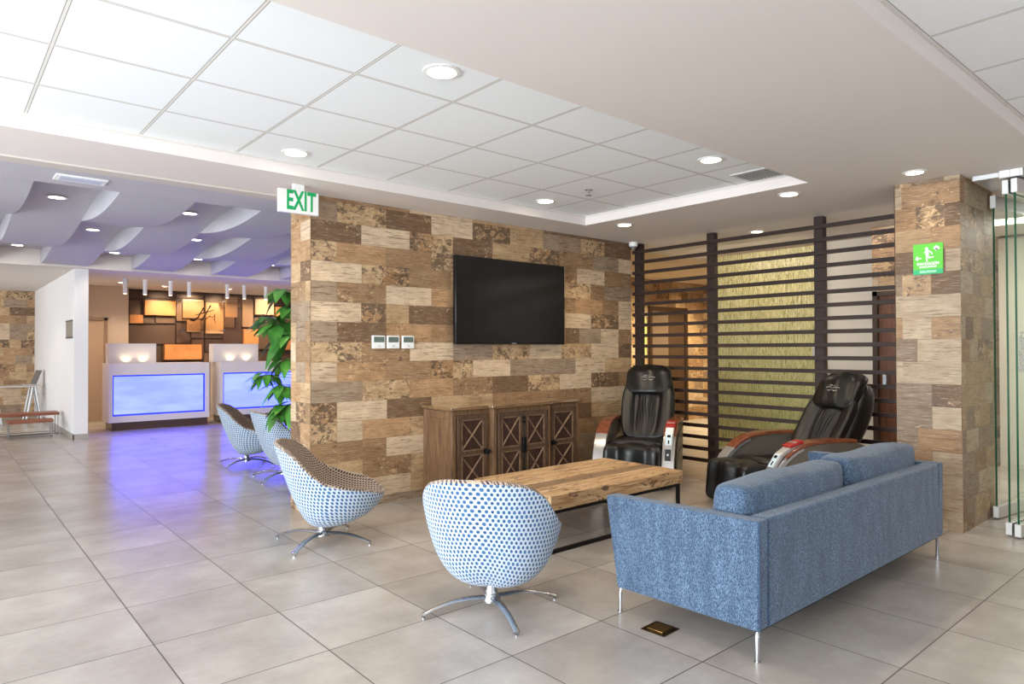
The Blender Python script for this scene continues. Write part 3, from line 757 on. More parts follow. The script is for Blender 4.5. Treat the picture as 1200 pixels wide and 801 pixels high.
def make_massage(root):
    AO = arm_outline()
    # base
    mb = MB(); mb.box(-.42, .42, -.26, .26, .05, .27); mb.box(-.38, .36, -.30, -.22, 0, .06); mb.box(-.38, .36, .22, .30, 0, .06)
    mb.build('base', M_BLKP, root, bevel=.02)
    for s_ in (-1, 1):
        y0, y1 = s_*.305, s_*.405
        m = MB(); m.prism(AO, 'y', min(y0, y1), max(y0, y1)); ar = m.build('arm', M_TAUPE, root, bevel=.012, seg=3)
        # silver band along the front arch
        m = MB(); n_ = 13
        ob = AO[:n_]; ib = []
        for i in range(n_):
            a_ = Vector((*AO[max(i-1, 0)], 0)); b_ = Vector((*AO[i+1], 0)); d_ = (b_-a_).normalized()
            ib.append((AO[i][0]-d_.y*.0-abs(d_.y)*.035, AO[i][1]-abs(d_.x)*.035))
        ob = [(p[0]+.008, p[1]+.006) for p in ob]
        m.prism(ob+ib[::-1], 'y', min(y0, y1)-.012, max(y0, y1)+.012); m.build('silver_trim', M_SILV, ar, bevel=.004)
        # wood pad on top
        tp = [p for p in AO[9:20]]
        up_ = [(p[0], p[1]+.022) for p in tp]; dn = [(p[0], p[1]-.012) for p in tp]
        m = MB(); m.prism(up_+dn[::-1], 'y', min(y0, y1)-.016, max(y0, y1)+.016); m.build('armrest_pad', M_ORW, ar, bevel=.008, seg=3)
        # inset panel and groove on the outer side
        ins = [(.38, .10), (.35, .24), (.22, .40), (.05, .49), (-.15, .52), (-.38, .52), (-.40, .44), (-.33, .10)]
        yo = s_*.405
        m = MB(); m.prism(ins, 'y', min(yo, yo+s_*.006), max(yo, yo+s_*.006)); m.build('side_panel', M_TAUPE2, ar, bevel=.004)
        m = MB(); yy = yo+s_*.006
        m.tube([(.40, yy, .10), (.36, yy, .25), (.23, yy, .415), (.05, yy, .505), (-.15, yy, .535), (-.40, yy, .535)], .005, 6)
        m.tube([(.30, yy, .12), (.27, yy, .22), (.10, yy, .32), (-.36, yy, .34)], .004, 6)
        m.build('panel_groove', M_BLKP, ar)
    # seat with front bolster
    def seatf(a, b, c):
        a, b, c = rnd_box(a, b, c, 6); x = .02+a*.36; y = b*.285
        z = .345+c*.075+(.035*max(0, a)**3)+.03*abs(b)**3*(c > 0)
        return (x, y, z)
    soft('seat', 7, 7, 7, seatf, M_LEATH, root)
    def bol(a, b, c):
        a, b, c = rnd_box(a, b, c, 3); return (.36+a*.075, b*.30, .405+c*.062)
    soft('seat_bolster', 6, 6, 6, bol, M_LEATH, root)
    # leg rest with two calf channels
    def legf(a, b, c):
        a, b, c = rnd_box(a, b, c, 7)
        y = b*.285
        lob = abs(sin(b*pi*1.5*.98))          # ridges at the sides and middle
        x = .56+a*.15+(a > 0)*a*(.055*(abs(cos(b*pi))**1.2)-.015)
        z = .24+c*.185
        x += .06*(-c)*.3
        if c > 0: z += .028*abs(cos(b*pi))*c
        return (x, y, z)
    soft('leg_rest', 15, 15, 15, legf, M_LEATH, root)
    # backrest: shell + padded front
    def axis(h):  # h 0..1 up the back: centre line (x,z)
        return (-.24-.50*h-.02*sin(pi*h), .36+.80*h)
    ax0 = Vector((-.50, 0, .80)).normalized(); nrm = Vector((.80, 0, .50)).normalized()
    def wd(h): return .255+.045*sin(pi*min(1, h*1.05))-.0*sst(.75, 1, h)
    def shell(a, b, c):
        a, b, c = rnd_box(a, b, c, 5); h = (c+1)/2; x, z = axis(h)
        th = .085+.035*sin(pi*h)
        p_ = Vector((x, 0, z))-nrm*(.045)+nrm*(a*th)
        return (p_.x, b*wd(h)*1.03, p_.z)
    soft('back_shell', 9, 9, 9, shell, M_LEATH, root)
    def padf(a, b, c):
        a, b, c = rnd_box(a, b, c, 6); h = .02+.74*(c+1)/2; x, z = axis(h)
        front = .10+.030*abs(b)**1.5-.02*(1-abs(b))
        if a > 0: front += -.045*math.exp(-((abs(b)-.42)/.06)**2)*sst(-1, -.3, c)+.02*math.exp(-(b/.16)**2)
        p_ = Vector((x, 0, z))+nrm*(a*.05+front-.055)
        return (p_.x, b*wd(h)*.97, p_.z)
    soft('backrest', 17, 9, 17, padf, M_LEATH, root)
    def head(a, b, c):
        a, b, c = rnd_box(a, b, c, 5); h = .60+.44*(c+1)/2; x, z = axis(h)
        curl = -.05*sst(.3, 1, c)
        fr_ = .115+curl+(.014*cos(b*pi*1.1) if a > 0 else 0)+.006*sin(b*9+c*2)*(a > 0)
        p_ = Vector((x, 0, z))+nrm*(a*.055+fr_-.03)
        return (p_.x, b*(.268-.006*(1-c)-.02*max(0, c)**2), p_.z-.022*(1-c)*(1-b*b)*0)
    soft('head_pillow', 13, 9, 13, head, M_LEATH, root)
    # pale stitched emblem: three short wavy strokes
    mb = MB(); x, z = axis(.80); o0 = Vector((x, 0, z))+nrm*.150
    for k, (dz, w_) in enumerate(((.028, .045), (.0, .075), (-.026, .05))):
        for s2 in (-1, 1):
            pts = []
            for j in range(6):
                q_ = j/5; yv = s2*(.008+w_*q_); up2 = dz*.8+.010*sin(q_*3.0)*(1 if k != 2 else -1)
                p_ = o0+ax0*up2+Vector((0, yv, 0))+nrm*(.006-.004*q_); pts.append(tuple(p_))
            mb.tube(pts, .0032, 6)
    mb.build('emblem', plain('emblem_silver', srgb(176, 168, 158), .4), root)
    # folds down the middle of the back
    mb = MB()
    for yv, dp in ((-.055, .0), (.055, .0), (-.02, .006), (.025, .006)):
        pts = []; rd = []
        for j in range(9):
            h = .12+.56*j/8; x, z = axis(h); p_ = Vector((x, 0, z))+nrm*(.058+.028*sin(pi*j/8)+dp)
            spread = (.6+.9*j/8); pts.append((p_.x, yv*spread, p_.z)); rd.append(.011+.006*sin(pi*j/8))
        mb.tube(pts, rd, 10)
    mb.build('leather_fold', M_LEATH, root, smooth=True)
    # control unit on the left arm
    ctl = MB(); y0, y1 = .312, .398
    fr_pts = [(.20, .625), (.405, .52), (.50, .40), (.555, .25), (.575, .25), (.525, .41), (.425, .545), (.26, .65)]
    ctl.prism(fr_pts, 'y', y0, y1); cu = ctl.build('control_unit', M_SILV, root, bevel=.005)
    d1 = Vector((.525-.425, 0, .41-.545)); n1_ = Vector((-d1.z, 0, d1.x)).normalized()
    n1_ = Vector((abs(n1_.x), 0, abs(n1_.z)))
    def plate(nm, q0, q1, ya, yb, mat, th=.006, A_=Vector((.425, 0, .545)), B_=Vector((.525, 0, .41))):
        m = MB(); a_ = A_.lerp(B_, q0); b_ = A_.lerp(B_, q1)
        vs = []
        for off in (0, th):
            for p_ in (a_, b_):
                for y in (ya, yb): vs.append(tuple(p_+n1_*off+Vector((0, y, 0))))
        m.add(vs, [(0, 1, 3, 2), (4, 5, 7, 6), (0, 1, 5, 4), (2, 3, 7, 6), (0, 2, 6, 4), (1, 3, 7, 5)]); return m.build(nm, mat, cu)
    plate('button_plate', .0, .80, y0+.012, y1-.012, plain('pale_blue_plate', srgb(206, 220, 226), .4))
    plate('arrow_mark', .10, .26, y0+.026, y1-.026, M_BLKP, .008); plate('arrow_mark', .46, .70, y0+.036, y1-.036, M_BLKP, .008)
    A2, B2 = Vector((.53, 0, .40)), Vector((.572, 0, .27))
    d2_ = (B2-A2).normalized(); n1_ = Vector((-d2_.z, 0, d2_.x))
    plate('coin_box', .0, .85, y0+.014, y1-.014, M_BLKP, .012, A2, B2)
    plate('coin_lock', .35, .5, y0+.035, y1-.035, M_SILV, .018, A2, B2)
    m = MB(); m.prism([(.18, .635), (.33, .592), (.345, .618), (.20, .662)], 'y', y0-.006, y1+.006); m.build('red_cap', plain('red_plastic', srgb(168, 30, 26), .3), cu, bevel=.006)
mc = thing('massage_chair', 'black leather massage chair in the corner beside the sideboard, facing the camera', 'massage chair', (5.865, 4.67, 0), R(209.5), 'black massage chairs', .99)
make_massage(mc)
mc2 = copy_tree(mc); mc2.location = (5.845, 2.985, 0); mc2.rotation_euler = (0, 0, R(158)); mc2.scale = (.96,)*3
mc2['label'] = 'reclined black leather massage chair behind the blue sofa, by the wood-tiled pillar'

# ================================================================== SMALL ITEMS
def text_mesh(body, size, mat, name, parent, M, ext=.002, bold=0.0, sx=1.0):
    cu = bpy.data.curves.new(name, 'FONT'); cu.body = body; cu.size = size; cu.extrude = ext; cu.align_x = 'CENTER'; cu.align_y = 'CENTER'; cu.offset = bold
    o = bpy.data.objects.new(name+'_tmp', cu); C.objects.link(o)
    dg = bpy.context.evaluated_depsgraph_get(); me = bpy.data.meshes.new_from_object(o.evaluated_get(dg))
    bpy.data.objects.remove(o); me.transform(M @ Matrix.Diagonal((sx, 1, 1, 1))); me.materials.clear(); me.materials.append(mat)
    ob = bpy.data.objects.new(name, me); C.objects.link(ob); ob.parent = parent; return ob
FACE_NY = Matrix.Rotation(pi/2, 4, 'X')                     # text lying in XZ, read from -Y
FACE_NX = Matrix.Rotation(-pi/2, 4, 'Z') @ Matrix.Rotation(pi/2, 4, 'X')  # read from -X
ex = thing('exit_sign', 'white box sign with green letters hanging from the ceiling before the wall corner', 'sign', (2.215, 5.2, 2.583))
mb = MB(); mb.box(-.165, .165, -.02, .02, -.092, .092); mb.build('sign_box', M_PLW, ex, bevel=.005)
mb = MB(); mb.box(-.045, .045, -.012, .016, .090, CZ-2.583); mb.build('bracket', M_PLW, ex)
text_mesh('EXIT', .215, plain('exit_green', srgb(10, 168, 96), .4), 'lettering', ex, Matrix.Translation((.016, -.0205, .002)) @ FACE_NY, .001, .0055, .56)

M_GRN = plain('sign_green', srgb(92, 200, 48), .45); M_GRN2 = plain('sign_green_band', srgb(36, 178, 112), .45); M_WH = plain('sign_white', srgb(245, 250, 245), .5)
sg = thing('evacuation_sign', 'square green evacuation sign with a white running figure on the pillar', 'sign', (5.914, 1.874, 2.098))
mb = MB(); mb.box(-.006, 0, -.104, .104, -.08, .122); mb.build('board', M_GRN, sg)
mb = MB(); mb.box(-.0065, -.002, -.104, .104, -.118, -.08); mb.build('band', M_GRN2, sg)
def flat(mb, pts):  # (right, up) in sign plane seen from -X; right = -Y
    vs = [(-.0075, -a, b2) for a, b2 in pts]+[(-.0060, -a, b2) for a, b2 in pts]; n = len(pts)
    mb.add(vs, [tuple(range(n)), tuple(range(2*n-1, n-1, -1))]+[(i, (i+1) % n, (i+1) % n+n, i+n) for i in range(n)])
def stroke(mb, a, b2, w_):
    a = Vector(a); b2 = Vector(b2); d = (b2-a).normalized(); n = Vector((-d.y, d.x))*w_/2
    flat(mb, [tuple(a+n), tuple(b2+n), tuple(b2-n), tuple(a-n)])
mb = MB(); flat(mb, [(-.008+.011*cos(i*pi/6), .082+.012*sin(i*pi/6)) for i in range(12)])
stroke(mb, (-.004, .072), (-.004, .022), .022); stroke(mb, (.002, .066), (.024, .052), .009); stroke(mb, (.024, .052), (.030, .036), .009)
stroke(mb, (-.010, .066), (-.024, .050), .009); stroke(mb, (-.004, .026), (.014, .008), .011); stroke(mb, (.014, .010), (.040, .016), .010)
stroke(mb, (-.006, .026), (-.008, .0), .012); stroke(mb, (-.008, .002), (-.006, -.020), .010)
mb.build('running_figure', M_WH, sg)
mb = MB(); stroke(mb, (-.086, .010), (-.045, .010), .008); stroke(mb, (-.086, .010), (-.070, .026), .009); stroke(mb, (-.086, .010), (-.070, -.006), .009); mb.build('arrow', M_WH, sg)
mb = MB()
for (a, b2) in (((.058, .070), (.040, .084)), ((.058, .070), (.048, .096)), ((.060, .070), (.060, .102)), ((.062, .070), (.072, .094)), ((.060, .066), (.082, .082))): stroke(mb, a, b2, .008)
flat(mb, [(.048, .070), (.058, .058), (.070, .068), (.062, .080)]); mb.build('hand_mark', M_WH, sg)
text_mesh('EVACUACIÓN', .026, M_WH, 'lettering', sg, Matrix.Translation((-.007, 0, -.036)) @ FACE_NX, .0006, .0012, .92)
text_mesh('EVACUATION', .020, M_WH, 'lettering', sg, Matrix.Translation((-.007, 0, -.060)) @ FACE_NX, .0006, .001, .95)
text_mesh('SEGURIDAD', .024, plain('pale_green', srgb(190, 236, 206), .5), 'lettering', sg, Matrix.Translation((-.007, 0, -.098)) @ FACE_NX, .0006, .001, .9)

# floor outlet box
fb = thing('floor_outlet', 'small square brass floor outlet box on the tiles by the sofa leg', 'floor outlet', (2.765, 2.09, .0), R(3))
mb = MB(); mb.box(-.068, .068, -.068, .068, .0005, .004); mb.build('frame', plain('dark_brass', srgb(70, 52, 30), .35, .8), fb, bevel=.001)
mb = MB(); mb.box(-.045, .045, -.045, .045, .004, .010); mb.build('lid', plain('brass_lid', srgb(150, 116, 66), .3, .9), fb, bevel=.002)

# security camera
sc_ = thing('security_camera', 'small white dome camera under the ceiling at the end of the slatted screen', 'security camera', (6.60, 5.36, CZ-.001))
mb = MB(); mb.lathe([(.052, 0), (.055, -.035), (.048, -.05)], (0, 0), 20); mb.build('housing', M_PLW, sc_, smooth=True)
mb = MB(); mb.lathe([(.036, -.05), (.034, -.066), (.024, -.08), (.008, -.087)], (0, 0), 20); mb.build('dome', plain('dome_grey', srgb(120, 124, 128), .1), sc_, smooth=True)

# ------------------------------------------------------------------ downlights
M_LENS = emit('lamp_lens', (1.0, .86, .66, 1), 14); M_LENS2 = emit('lamp_lens_cool', (1.0, .93, .84, 1), 11)
def spot(loc, power, col=(1, .84, .62), size=100, blend=.5, name='downlight_beam', tgt=None, rad=.04):
    d = bpy.data.lights.new(name, 'SPOT'); d.energy = power; d.color = col; d.spot_size = R(size); d.spot_blend = blend; d.shadow_soft_size = rad
    o = bpy.data.objects.new(name, d); C.objects.link(o); o.location = loc
    if tgt: o.rotation_euler = (Vector(tgt)-Vector(loc)).to_track_quat('-Z', 'Y').to_euler()
    return o
def downlight(x, y, z, label, r_=.075, power=26, group='recessed ceiling downlights', lens=None):
    t_ = thing('downlight', label, 'downlight', (x, y, z), 0, group)
    m = MB(); m.lathe([(r_+.022, -.0005), (r_+.022, -.006), (r_, -.008), (r_-.003, -.002)], (0, 0), 28); m.build('trim_ring', M_PLW, t_, smooth=True)
    m = MB(); m.lathe([(r_-.004, -.0015), (r_-.004, -.0045)], (0, 0), 24); m.build('lens', lens or M_LENS, t_)
    if power: 
        s_ = spot((x, y, z-.015), power, size=125); s_.name = 'downlight_lamp'
    return t_
downlight(1.965, 2.83, TZ, 'lit ceiling downlight in the tray, nearest of its four')
downlight(1.975, 4.68, TZ, 'lit tray downlight above the front edge of the wood-tiled wall, near the exit sign')
downlight(4.42, 2.85, TZ, 'lit tray downlight nearest the beige soffit on the sofa side, by the air grille')
downlight(4.44, 4.67, TZ, 'lit tray downlight above the television')
downlight(5.56, 2.82, CZ, 'lit downlight in the soffit between the tray and the pillar', .07)
downlight(5.58, 4.65, CZ, 'lit downlight in the soffit above the corner massage chair', .07)
downlight(5.60, 1.86, CZ, 'downlight in the soffit right over the wood-tiled pillar face', .06, 6)
downlight(7.06, 3.96, CZ, 'small downlight just behind the top slat of the screen', .06, 14)
lb = ['front row of wave ceiling, left lamp beside the air vent', 'front row of wave ceiling, lamp nearest the exit sign']
NM = {0: 'in the front row of the wave ceiling', 1: 'in the middle row of the wave ceiling', 2: 'in the back row of the wave ceiling'}
for row, (yy, ks) in enumerate(((8.0, (1, 3, 5)), (10.0, (0, 2, 4, 6)), (12.1, (1, 3, 5, 7)))):
    for n_, k in enumerate(ks):
        x = SW*(k+.5); z = wave(k, yy)
        nth = ['first', 'second', 'third', 'fourth'][n_]
        t_ = downlight(x, yy, z-.001, 'wave ceiling lamp, %s row, %s from the white divider wall' % (('front', 'middle', 'back')[row], nth), .07, 16, 'lobby wave ceiling lamps', M_LENS2)
downlight(.5, 14.2, 2.70, 'small lamp in the side room ceiling above the benches', .06, 20)
downlight(2.72, 14.6, 2.70, 'small lamp in the reception soffit above the first desk', .05, 20)
downlight(3.55, 14.9, 2.70, 'small lamp in the reception soffit just left of the glass logo panel', .05, 20)
downlight(4.75, 14.7, 2.70, 'small lamp in the reception soffit above the second desk', .05, 20)
# ceiling fittings
vg = thing('air_grille', 'grey linear air grille in the corner of the ceiling tray', 'vent', (5.07, 2.83, TZ-.001))
mb = MB(); mb.box(-.14, .16, -.17, .17, -.008, 0); mb.build('frame', plain('grille_grey', srgb(205, 205, 205), .5), vg)
mb = MB(); [mb.box(-.12, .14, -.15+.03*i, -.138+.03*i, -.012, -.008) for i in range(10)]; mb.build('louvres', plain('louvre_grey', srgb(140, 140, 140), .5), vg)
sp = thing('ceiling_sprinkler', 'small chrome fire sprinkler hanging from the tray tiles', 'sprinkler', (4.42, 4.09, TZ))
mb = MB(); mb.lathe([(.035, -.001), (.035, -.006), (.010, -.010), (.010, -.03), (.004, -.034), (.004, -.05)], (0, 0), 16); mb.lathe([(.028, -.05), (.028, -.053)], (0, 0), 12); mb.build('head', M_CHROME, sp, smooth=True)
va = thing('air_vent', 'white rectangular air diffuser in the flat band before the wave ceiling', 'vent', (.86, 6.10, CZ-.001))
mb = MB(); mb.box(-.17, .17, -.10, .10, -.010, 0); mb.build('frame', M_PLW, va, bevel=.003)
mb = MB(); mb.box(-.14, .14, -.07, .07, -.0125, -.010); mb.build('diffuser', plain('diffuser_blue', srgb(196, 204, 220), .5), va)
sd_ = thing('smoke_detector', 'round white smoke detector under the wave ceiling near the wall corner', 'smoke detector', (3.70, 10.75, wave(6, 10.75)))
mb = MB(); mb.lathe([(.10, 0), (.10, -.02), (.06, -.055), (.03, -.06)], (0, 0), 20); mb.build('housing', M_PLW, sd_, smooth=True)

# ================================================================== FOLDING GLASS DOORS
def glass_panel(x, y, a, label, L=1.0, band=True, z1=2.655):
    g_ = thing('glass_door_panel', label, 'glass door', (x, y, 0), R(a), 'folding glass door panels')
    m = MB(); m.box(.006, L, -.006, .006, .10, z1-.10); m.build('glass_pane', M_GLASS, g_)
    m = MB(); m.box(0, .006, -.006, .006, .10, z1-.10); m.build('glass_edge', M_GEDGE, g_)
    m = MB(); m.box(-.012, L, -.021, .021, .012, .105); m.build('bottom_rail', M_ALU, g_, bevel=.002)
    m = MB(); m.box(-.012, L, -.021, .021, z1-.105, z1); m.build('top_rail', M_ALU, g_, bevel=.002)
    m = MB(); m.box(-.015, -.012, -.019, .019, .014, .103); m.box(-.015, -.012, -.019, .019, z1-.103, z1-.002)
    for z in (.035, .075, z1-.035, z1-.07): m.box(-.0175, -.012, -.005, .005, z-.006, z+.006)
    m.build('end_cap', M_PLW, g_)
    if band:
        tt = NT('etched_band'); q_ = tt.coord('Object'); n_ = tt.noise(tt.mapn(q_, (9, 9, 30)), 2.0, 4, .6, 1.0)
        pr = tt.p; mx = tt.new('ShaderNodeMixShader'); tr = tt.new('ShaderNodeBsdfTransparent')
        tt.set(Base_Color=srgb(225, 230, 226), Roughness=.6)
        tt.l.new(tt.ramp(n_, [(.45, (0, 0, 0, 1)), (.52, (.75, .75, .75, 1))]), mx.inputs[0]); tt.l.new(tr.outputs[0], mx.inputs[1]); tt.l.new(pr.outputs[0], mx.inputs[2])
        tt.l.new(mx.outputs[0], tt.n['Material Output'].inputs[0])
        m = MB(); m.box(.02, L-.02, -.0075, -.0062, 1.22, 1.52); m.build('etched_band', tt.m, g_)
    return g_
glass_panel(6.62, 1.615, -8, 'folded glass door panel standing closest to the pillar side, behind the front pair', band=False)
glass_panel(6.085, 1.405, -8, 'folded glass door panel of the front pair, next to the pillar', band=False)
glass_panel(6.06, 1.345, -8, 'outermost folded glass door panel at the picture edge with a leaf band')
tk = thing('door_track', 'white aluminium ceiling track above the folded glass doors', 'track', (6.1, 1.40, CZ-.06))
mb = MB(); mb.box(-.06, 1.3, -.11, .04, .0, .059); mb.box(-.02, .5, .04, .22, .02, .059); mb.build('rail', M_ALU, tk, bevel=.003)
mb = MB(); mb.box(-.068, -.06, -.09, -.035, .004, .055); mb.box(-.068, -.06, -.03, .03, .004, .055); mb.build('end_bracket', M_PLW, tk)

# ================================================================== RECEPTION
M_DESKW = plain('desk_white', srgb(236, 228, 222), .35)
M_PLINTH = plain('dark_marble', srgb(92, 72, 58), .2)
M_BLUEF = emit('blue_led_edge', (.03, .05, .8, 1), 1.0)
t = NT('blue_light_panel'); n = t.noise(t.mapn(t.geo(), (1.2, 1, 5)), 1.3, 3)
t.set(Base_Color=(0, 0, 0, 1), Emission_Color=t.ramp(n, [(.35, (.26, .33, 6.8, 1)), (.65, (.35, .44, 7.4, 1))]), Emission_Strength=1.05)
M_BLUEP = t.m
def desk(x0, x1, y, label, riser):
    d = thing('reception_desk', label, 'reception desk', (x0, y, 0), 0, 'lit reception desks')
    W = x1-x0
    m = MB()   # front with a recessed opening for the light panel
    a, b_, z0, z1 = .055, W-.075, .25, .97
    m.box(0, a, 0, .62, .14, 1.175); m.box(b_, W, 0, .62, .14, 1.175); m.box(a, b_, 0, .62, .14, z0); m.box(a, b_, 0, .62, z1, 1.175); m.box(a, b_, .10, .62, z0, z1)
    m.build('body', M_DESKW, d)
    m = MB(); m.box(a+.02, b_-.02, .06, .099, z0+.03, z1-.03); m.build('light_panel', M_BLUEP, d)
    m = MB(); m.box(a, a+.022, .03, .099, z0, z1); m.box(b_-.022, b_, .03, .099, z0, z1); m.box(a+.022, b_-.022, .03, .099, z0, z0+.026); m.box(a+.022, b_-.022, .03, .099, z1-.026, z1); m.build('light_frame', M_BLUEF, d)
    m = MB(); m.box(.05, W-.02, .05, .58, 0, .14); m.build('plinth', M_PLINTH, d)
    r0, r1 = riser
    m = MB(); m.box(r0, r1, .26, .50, 1.175, 1.53); m.build('riser', M_DESKW, d)
    for q_ in (.36, .72):
        xx = x0+r0+(r1-r0)*q_
        s2 = spot((xx, y+.17, 1.19), 1.1, (1, .8, .5), 120, .8, 'desk_strip_glow', (xx, y+.32, 1.45), .02)
    return d
desk(2.325, 3.985, 13.45, 'white reception desk with glowing blue front panel, whole in view by the beige wall', (.03, .80))
desk(4.205, 6.0, 13.52, 'white reception desk with glowing blue front panel partly hidden by the plant', (-.06, .82))

# feature wall behind the desks: dark panels, amber boxes, glass logo panel
fwl = thing('feature_wall', 'brown panelled feature wall with amber blocks behind the reception desks', 'wall panelling', (0, 15.95, 0))
def umber(i):
    c = [(88, 68, 56), (104, 82, 66), (78, 60, 52), (96, 76, 62), (120, 94, 74)][i % 5]; return plain('umber_%d' % (i % 5), srgb(*c), .55)
UM = [umber(i) for i in range(5)]
def pxw(x, y, Y=15.9):  # pixel -> (x,z) on the plane y=Y
    d = fw+rt*((x-600)/F)+up*((400.5-y)/F); k = Y/d.y; return d.x*k, 1.4+d.z*k
def panel(x0, y0, x1, y1, dep, mat, nm='panel'):
    a = pxw(x0, y0); b_ = pxw(x1, y1); z1 = min(a[1], 2.66); z0 = b_[1]
    m = MB(); m.box(a[0]+.006, b_[0]-.006, .05-dep, .05, z0+.006, z1-.006); return m.build(nm, mat, fwl)
AMB = [emit('amber_block_lit', (1.0, .58, .22, 1), .62), plain('amber_block', srgb(214, 148, 84), .5)]
AMB_M = NT('amber_panel'); AMB_M.set(Base_Color=srgb(206, 142, 86), Roughness=.5); AMB_M = AMB_M.m
rp = random.Random(4)
for (x0, y0, x1, y1, dep, k) in ((151, 336, 206, 350, .03, 0), (152, 351, 165, 369, .05, 1), (152, 377, 168, 379, .03, 2), (168, 371, 182, 379, .04, 3), (183, 371, 206, 379, .04, 1), (151, 380, 206, 403, .05, 0),
    (207, 344, 240, 350, .03, 1), (207, 351, 220, 376, .06, 4), (221, 351, 240, 386, .04, 4), (207, 378, 224, 402, .05, 2), (225, 386, 240, 396, .05, 3), (225, 397, 240, 420, .04, 0), (241, 342, 262, 366, .03, 3), (241, 367, 262, 396, .05, 1),
    (263, 342, 284, 360, .03, 4), (263, 361, 276, 384, .05, 1), (277, 361, 284, 402, .04, 2), (241, 397, 262, 412, .05, 2), (263, 385, 284, 394, .04, 0), (263, 395, 284, 412, .03, 1), (285, 346, 297, 384, .05, 4), (298, 346, 320, 370, .08, 4), (298, 372, 322, 384, .04, 3), (303, 385, 322, 409, .09, 1), (323, 350, 345, 358, .06, 2), (298, 410, 345, 425, .04, 0), (151, 404, 190, 425, .04, 2), (240, 413, 300, 425, .04, 1), (323, 372, 345, 392, .05, 2), (346, 345, 372, 420, .05, 1)):
    panel(x0, y0, x1, y1, dep, UM[k])
for (x0, y0, x1, y1, dep) in ((169, 351, 206, 370, .13), (152, 368, 168, 379, .10), (192, 403, 236, 421, .14), (285, 385, 303, 403, .12), (323, 359, 345, 371, .10), (322, 396, 345, 410, .12)):
    panel(x0, y0, x1, y1, dep, AMB_M, 'amber_panel')
TANP = plain('pale_tan_panel', srgb(206, 172, 136), .5); TANP2 = plain('mid_tan_panel', srgb(168, 136, 106), .5)
panel(214, 350, 239, 373, .10, TANP); panel(241, 354, 262, 391, .11, TANP); panel(219, 374, 235, 389, .09, TANP2); panel(264, 347, 279, 372, .07, TANP2); panel(284, 350, 297, 383, .09, TANP2); panel(299, 350, 321, 369, .11, TANP); panel(262, 384, 285, 409, .05, UM[2])
for (qx, qy, qe) in ((224, 352, 34), (254, 356, 34), (310, 356, 22), (188, 352, 22)):
    c_ = pxw(qx, qy, 15.9); spot((c_[0], 15.35, 2.66), qe, (1, .80, .55), 62, .8, 'tube_spot_beam', (c_[0], 15.9, c_[1]-.12))
lg = thing('logo_panel', 'clear glass panel with dark script lettering before the brown feature wall', 'sign panel', (0, 15.6, 0))
a = pxw(213, 352, 15.6); b_ = pxw(280, 388, 15.6)
mb = MB(); mb.box(a[0], b_[0], -.006, .006, b_[1], a[1]); mb.build('glass_sheet', glass('logo_glass', (.86, .80, .72, 1), .08), lg)
mb = MB()
for q_ in ((214, 353), (262, 353), (262, 387), (214, 387)):
    c_ = pxw(*q_, 15.6); mb.M = Matrix.Translation((c_[0], 0, c_[1])) @ Matrix.Rotation(pi/2, 4, 'X'); mb.lathe([(.022, -.255), (.022, .02)], (0, 0), 12)
mb.M = Matrix.Identity(4); mb.build('standoff', M_CHROME, lg)
def script(pts, r_=.012):
    return [(pxw(x, y, 15.58)[0], -.02, pxw(x, y, 15.58)[1]) for x, y in pts]
mb = MB()
mb.tube(script([(223, 374), (227, 375), (232, 372), (236, 365), (239, 360)]), [.022, .03, .014, .012, .02], 8)
mb.tube(script([(236, 375), (240, 370), (245, 361), (247, 358)]), [.02, .014, .012, .022], 8)
mb.tube(script([(229, 369), (236, 367), (244, 365), (251, 363)]), [.006, .012, .010, .006], 8)
mb.tube(script([(240, 375), (246, 370), (249, 372), (252, 368), (251, 374), (253, 378)]), [.008, .010, .008, .012, .008, .006], 8)
mb.build('script_lettering', plain('script_dark', srgb(40, 30, 27), .85, spec=.1), lg)

# pendant tubes
for k, (px_, yb) in enumerate(((146.4, 344), (169.9, 345), (199.8, 346), (221.7, 346.7), (266.3, 349), (286.2, 350), (311.4, 351))):
    x, z = pxw(px_, yb, 13.75)
    word = ['first', 'second', 'third', 'fourth', 'fifth', 'sixth', 'seventh'][k]
    pn = thing('pendant_spotlight', 'white tube spotlight under the reception soffit, %s from the beige wall' % word, 'pendant light', (x, 13.75, 2.70), 0, 'white tube spotlights')
    m = MB(); m.lathe([(.035, z-2.70), (.035, -.03)], (0, 0), 18); m.build('tube', M_PLW, pn, smooth=True)
    m = MB(); m.lathe([(.042, -.03), (.042, 0)], (0, 0), 18); m.build('ceiling_mount', M_PLW, pn, smooth=True)
    m = MB(); m.lathe([(.028, z-2.702), (.028, z-2.699)], (0, 0), 16); m.build('lens', emit('pendant_lens%d' % k, (1, .8, .55, 1), 6), pn)
for x in (3.7, 4.25, 4.8, 5.4, 6.2): spot((x, 15.1, 2.66), 44, (1, .72, .44), 80, .7, 'wall_washer', (x, 15.95, 1.7))
for x in (2.3, 3.9, 5.4): spot((x, 14.5, 2.68), 45, (1, .76, .50), 130, .8, 'reception_warm', (x, 14.6, 0))

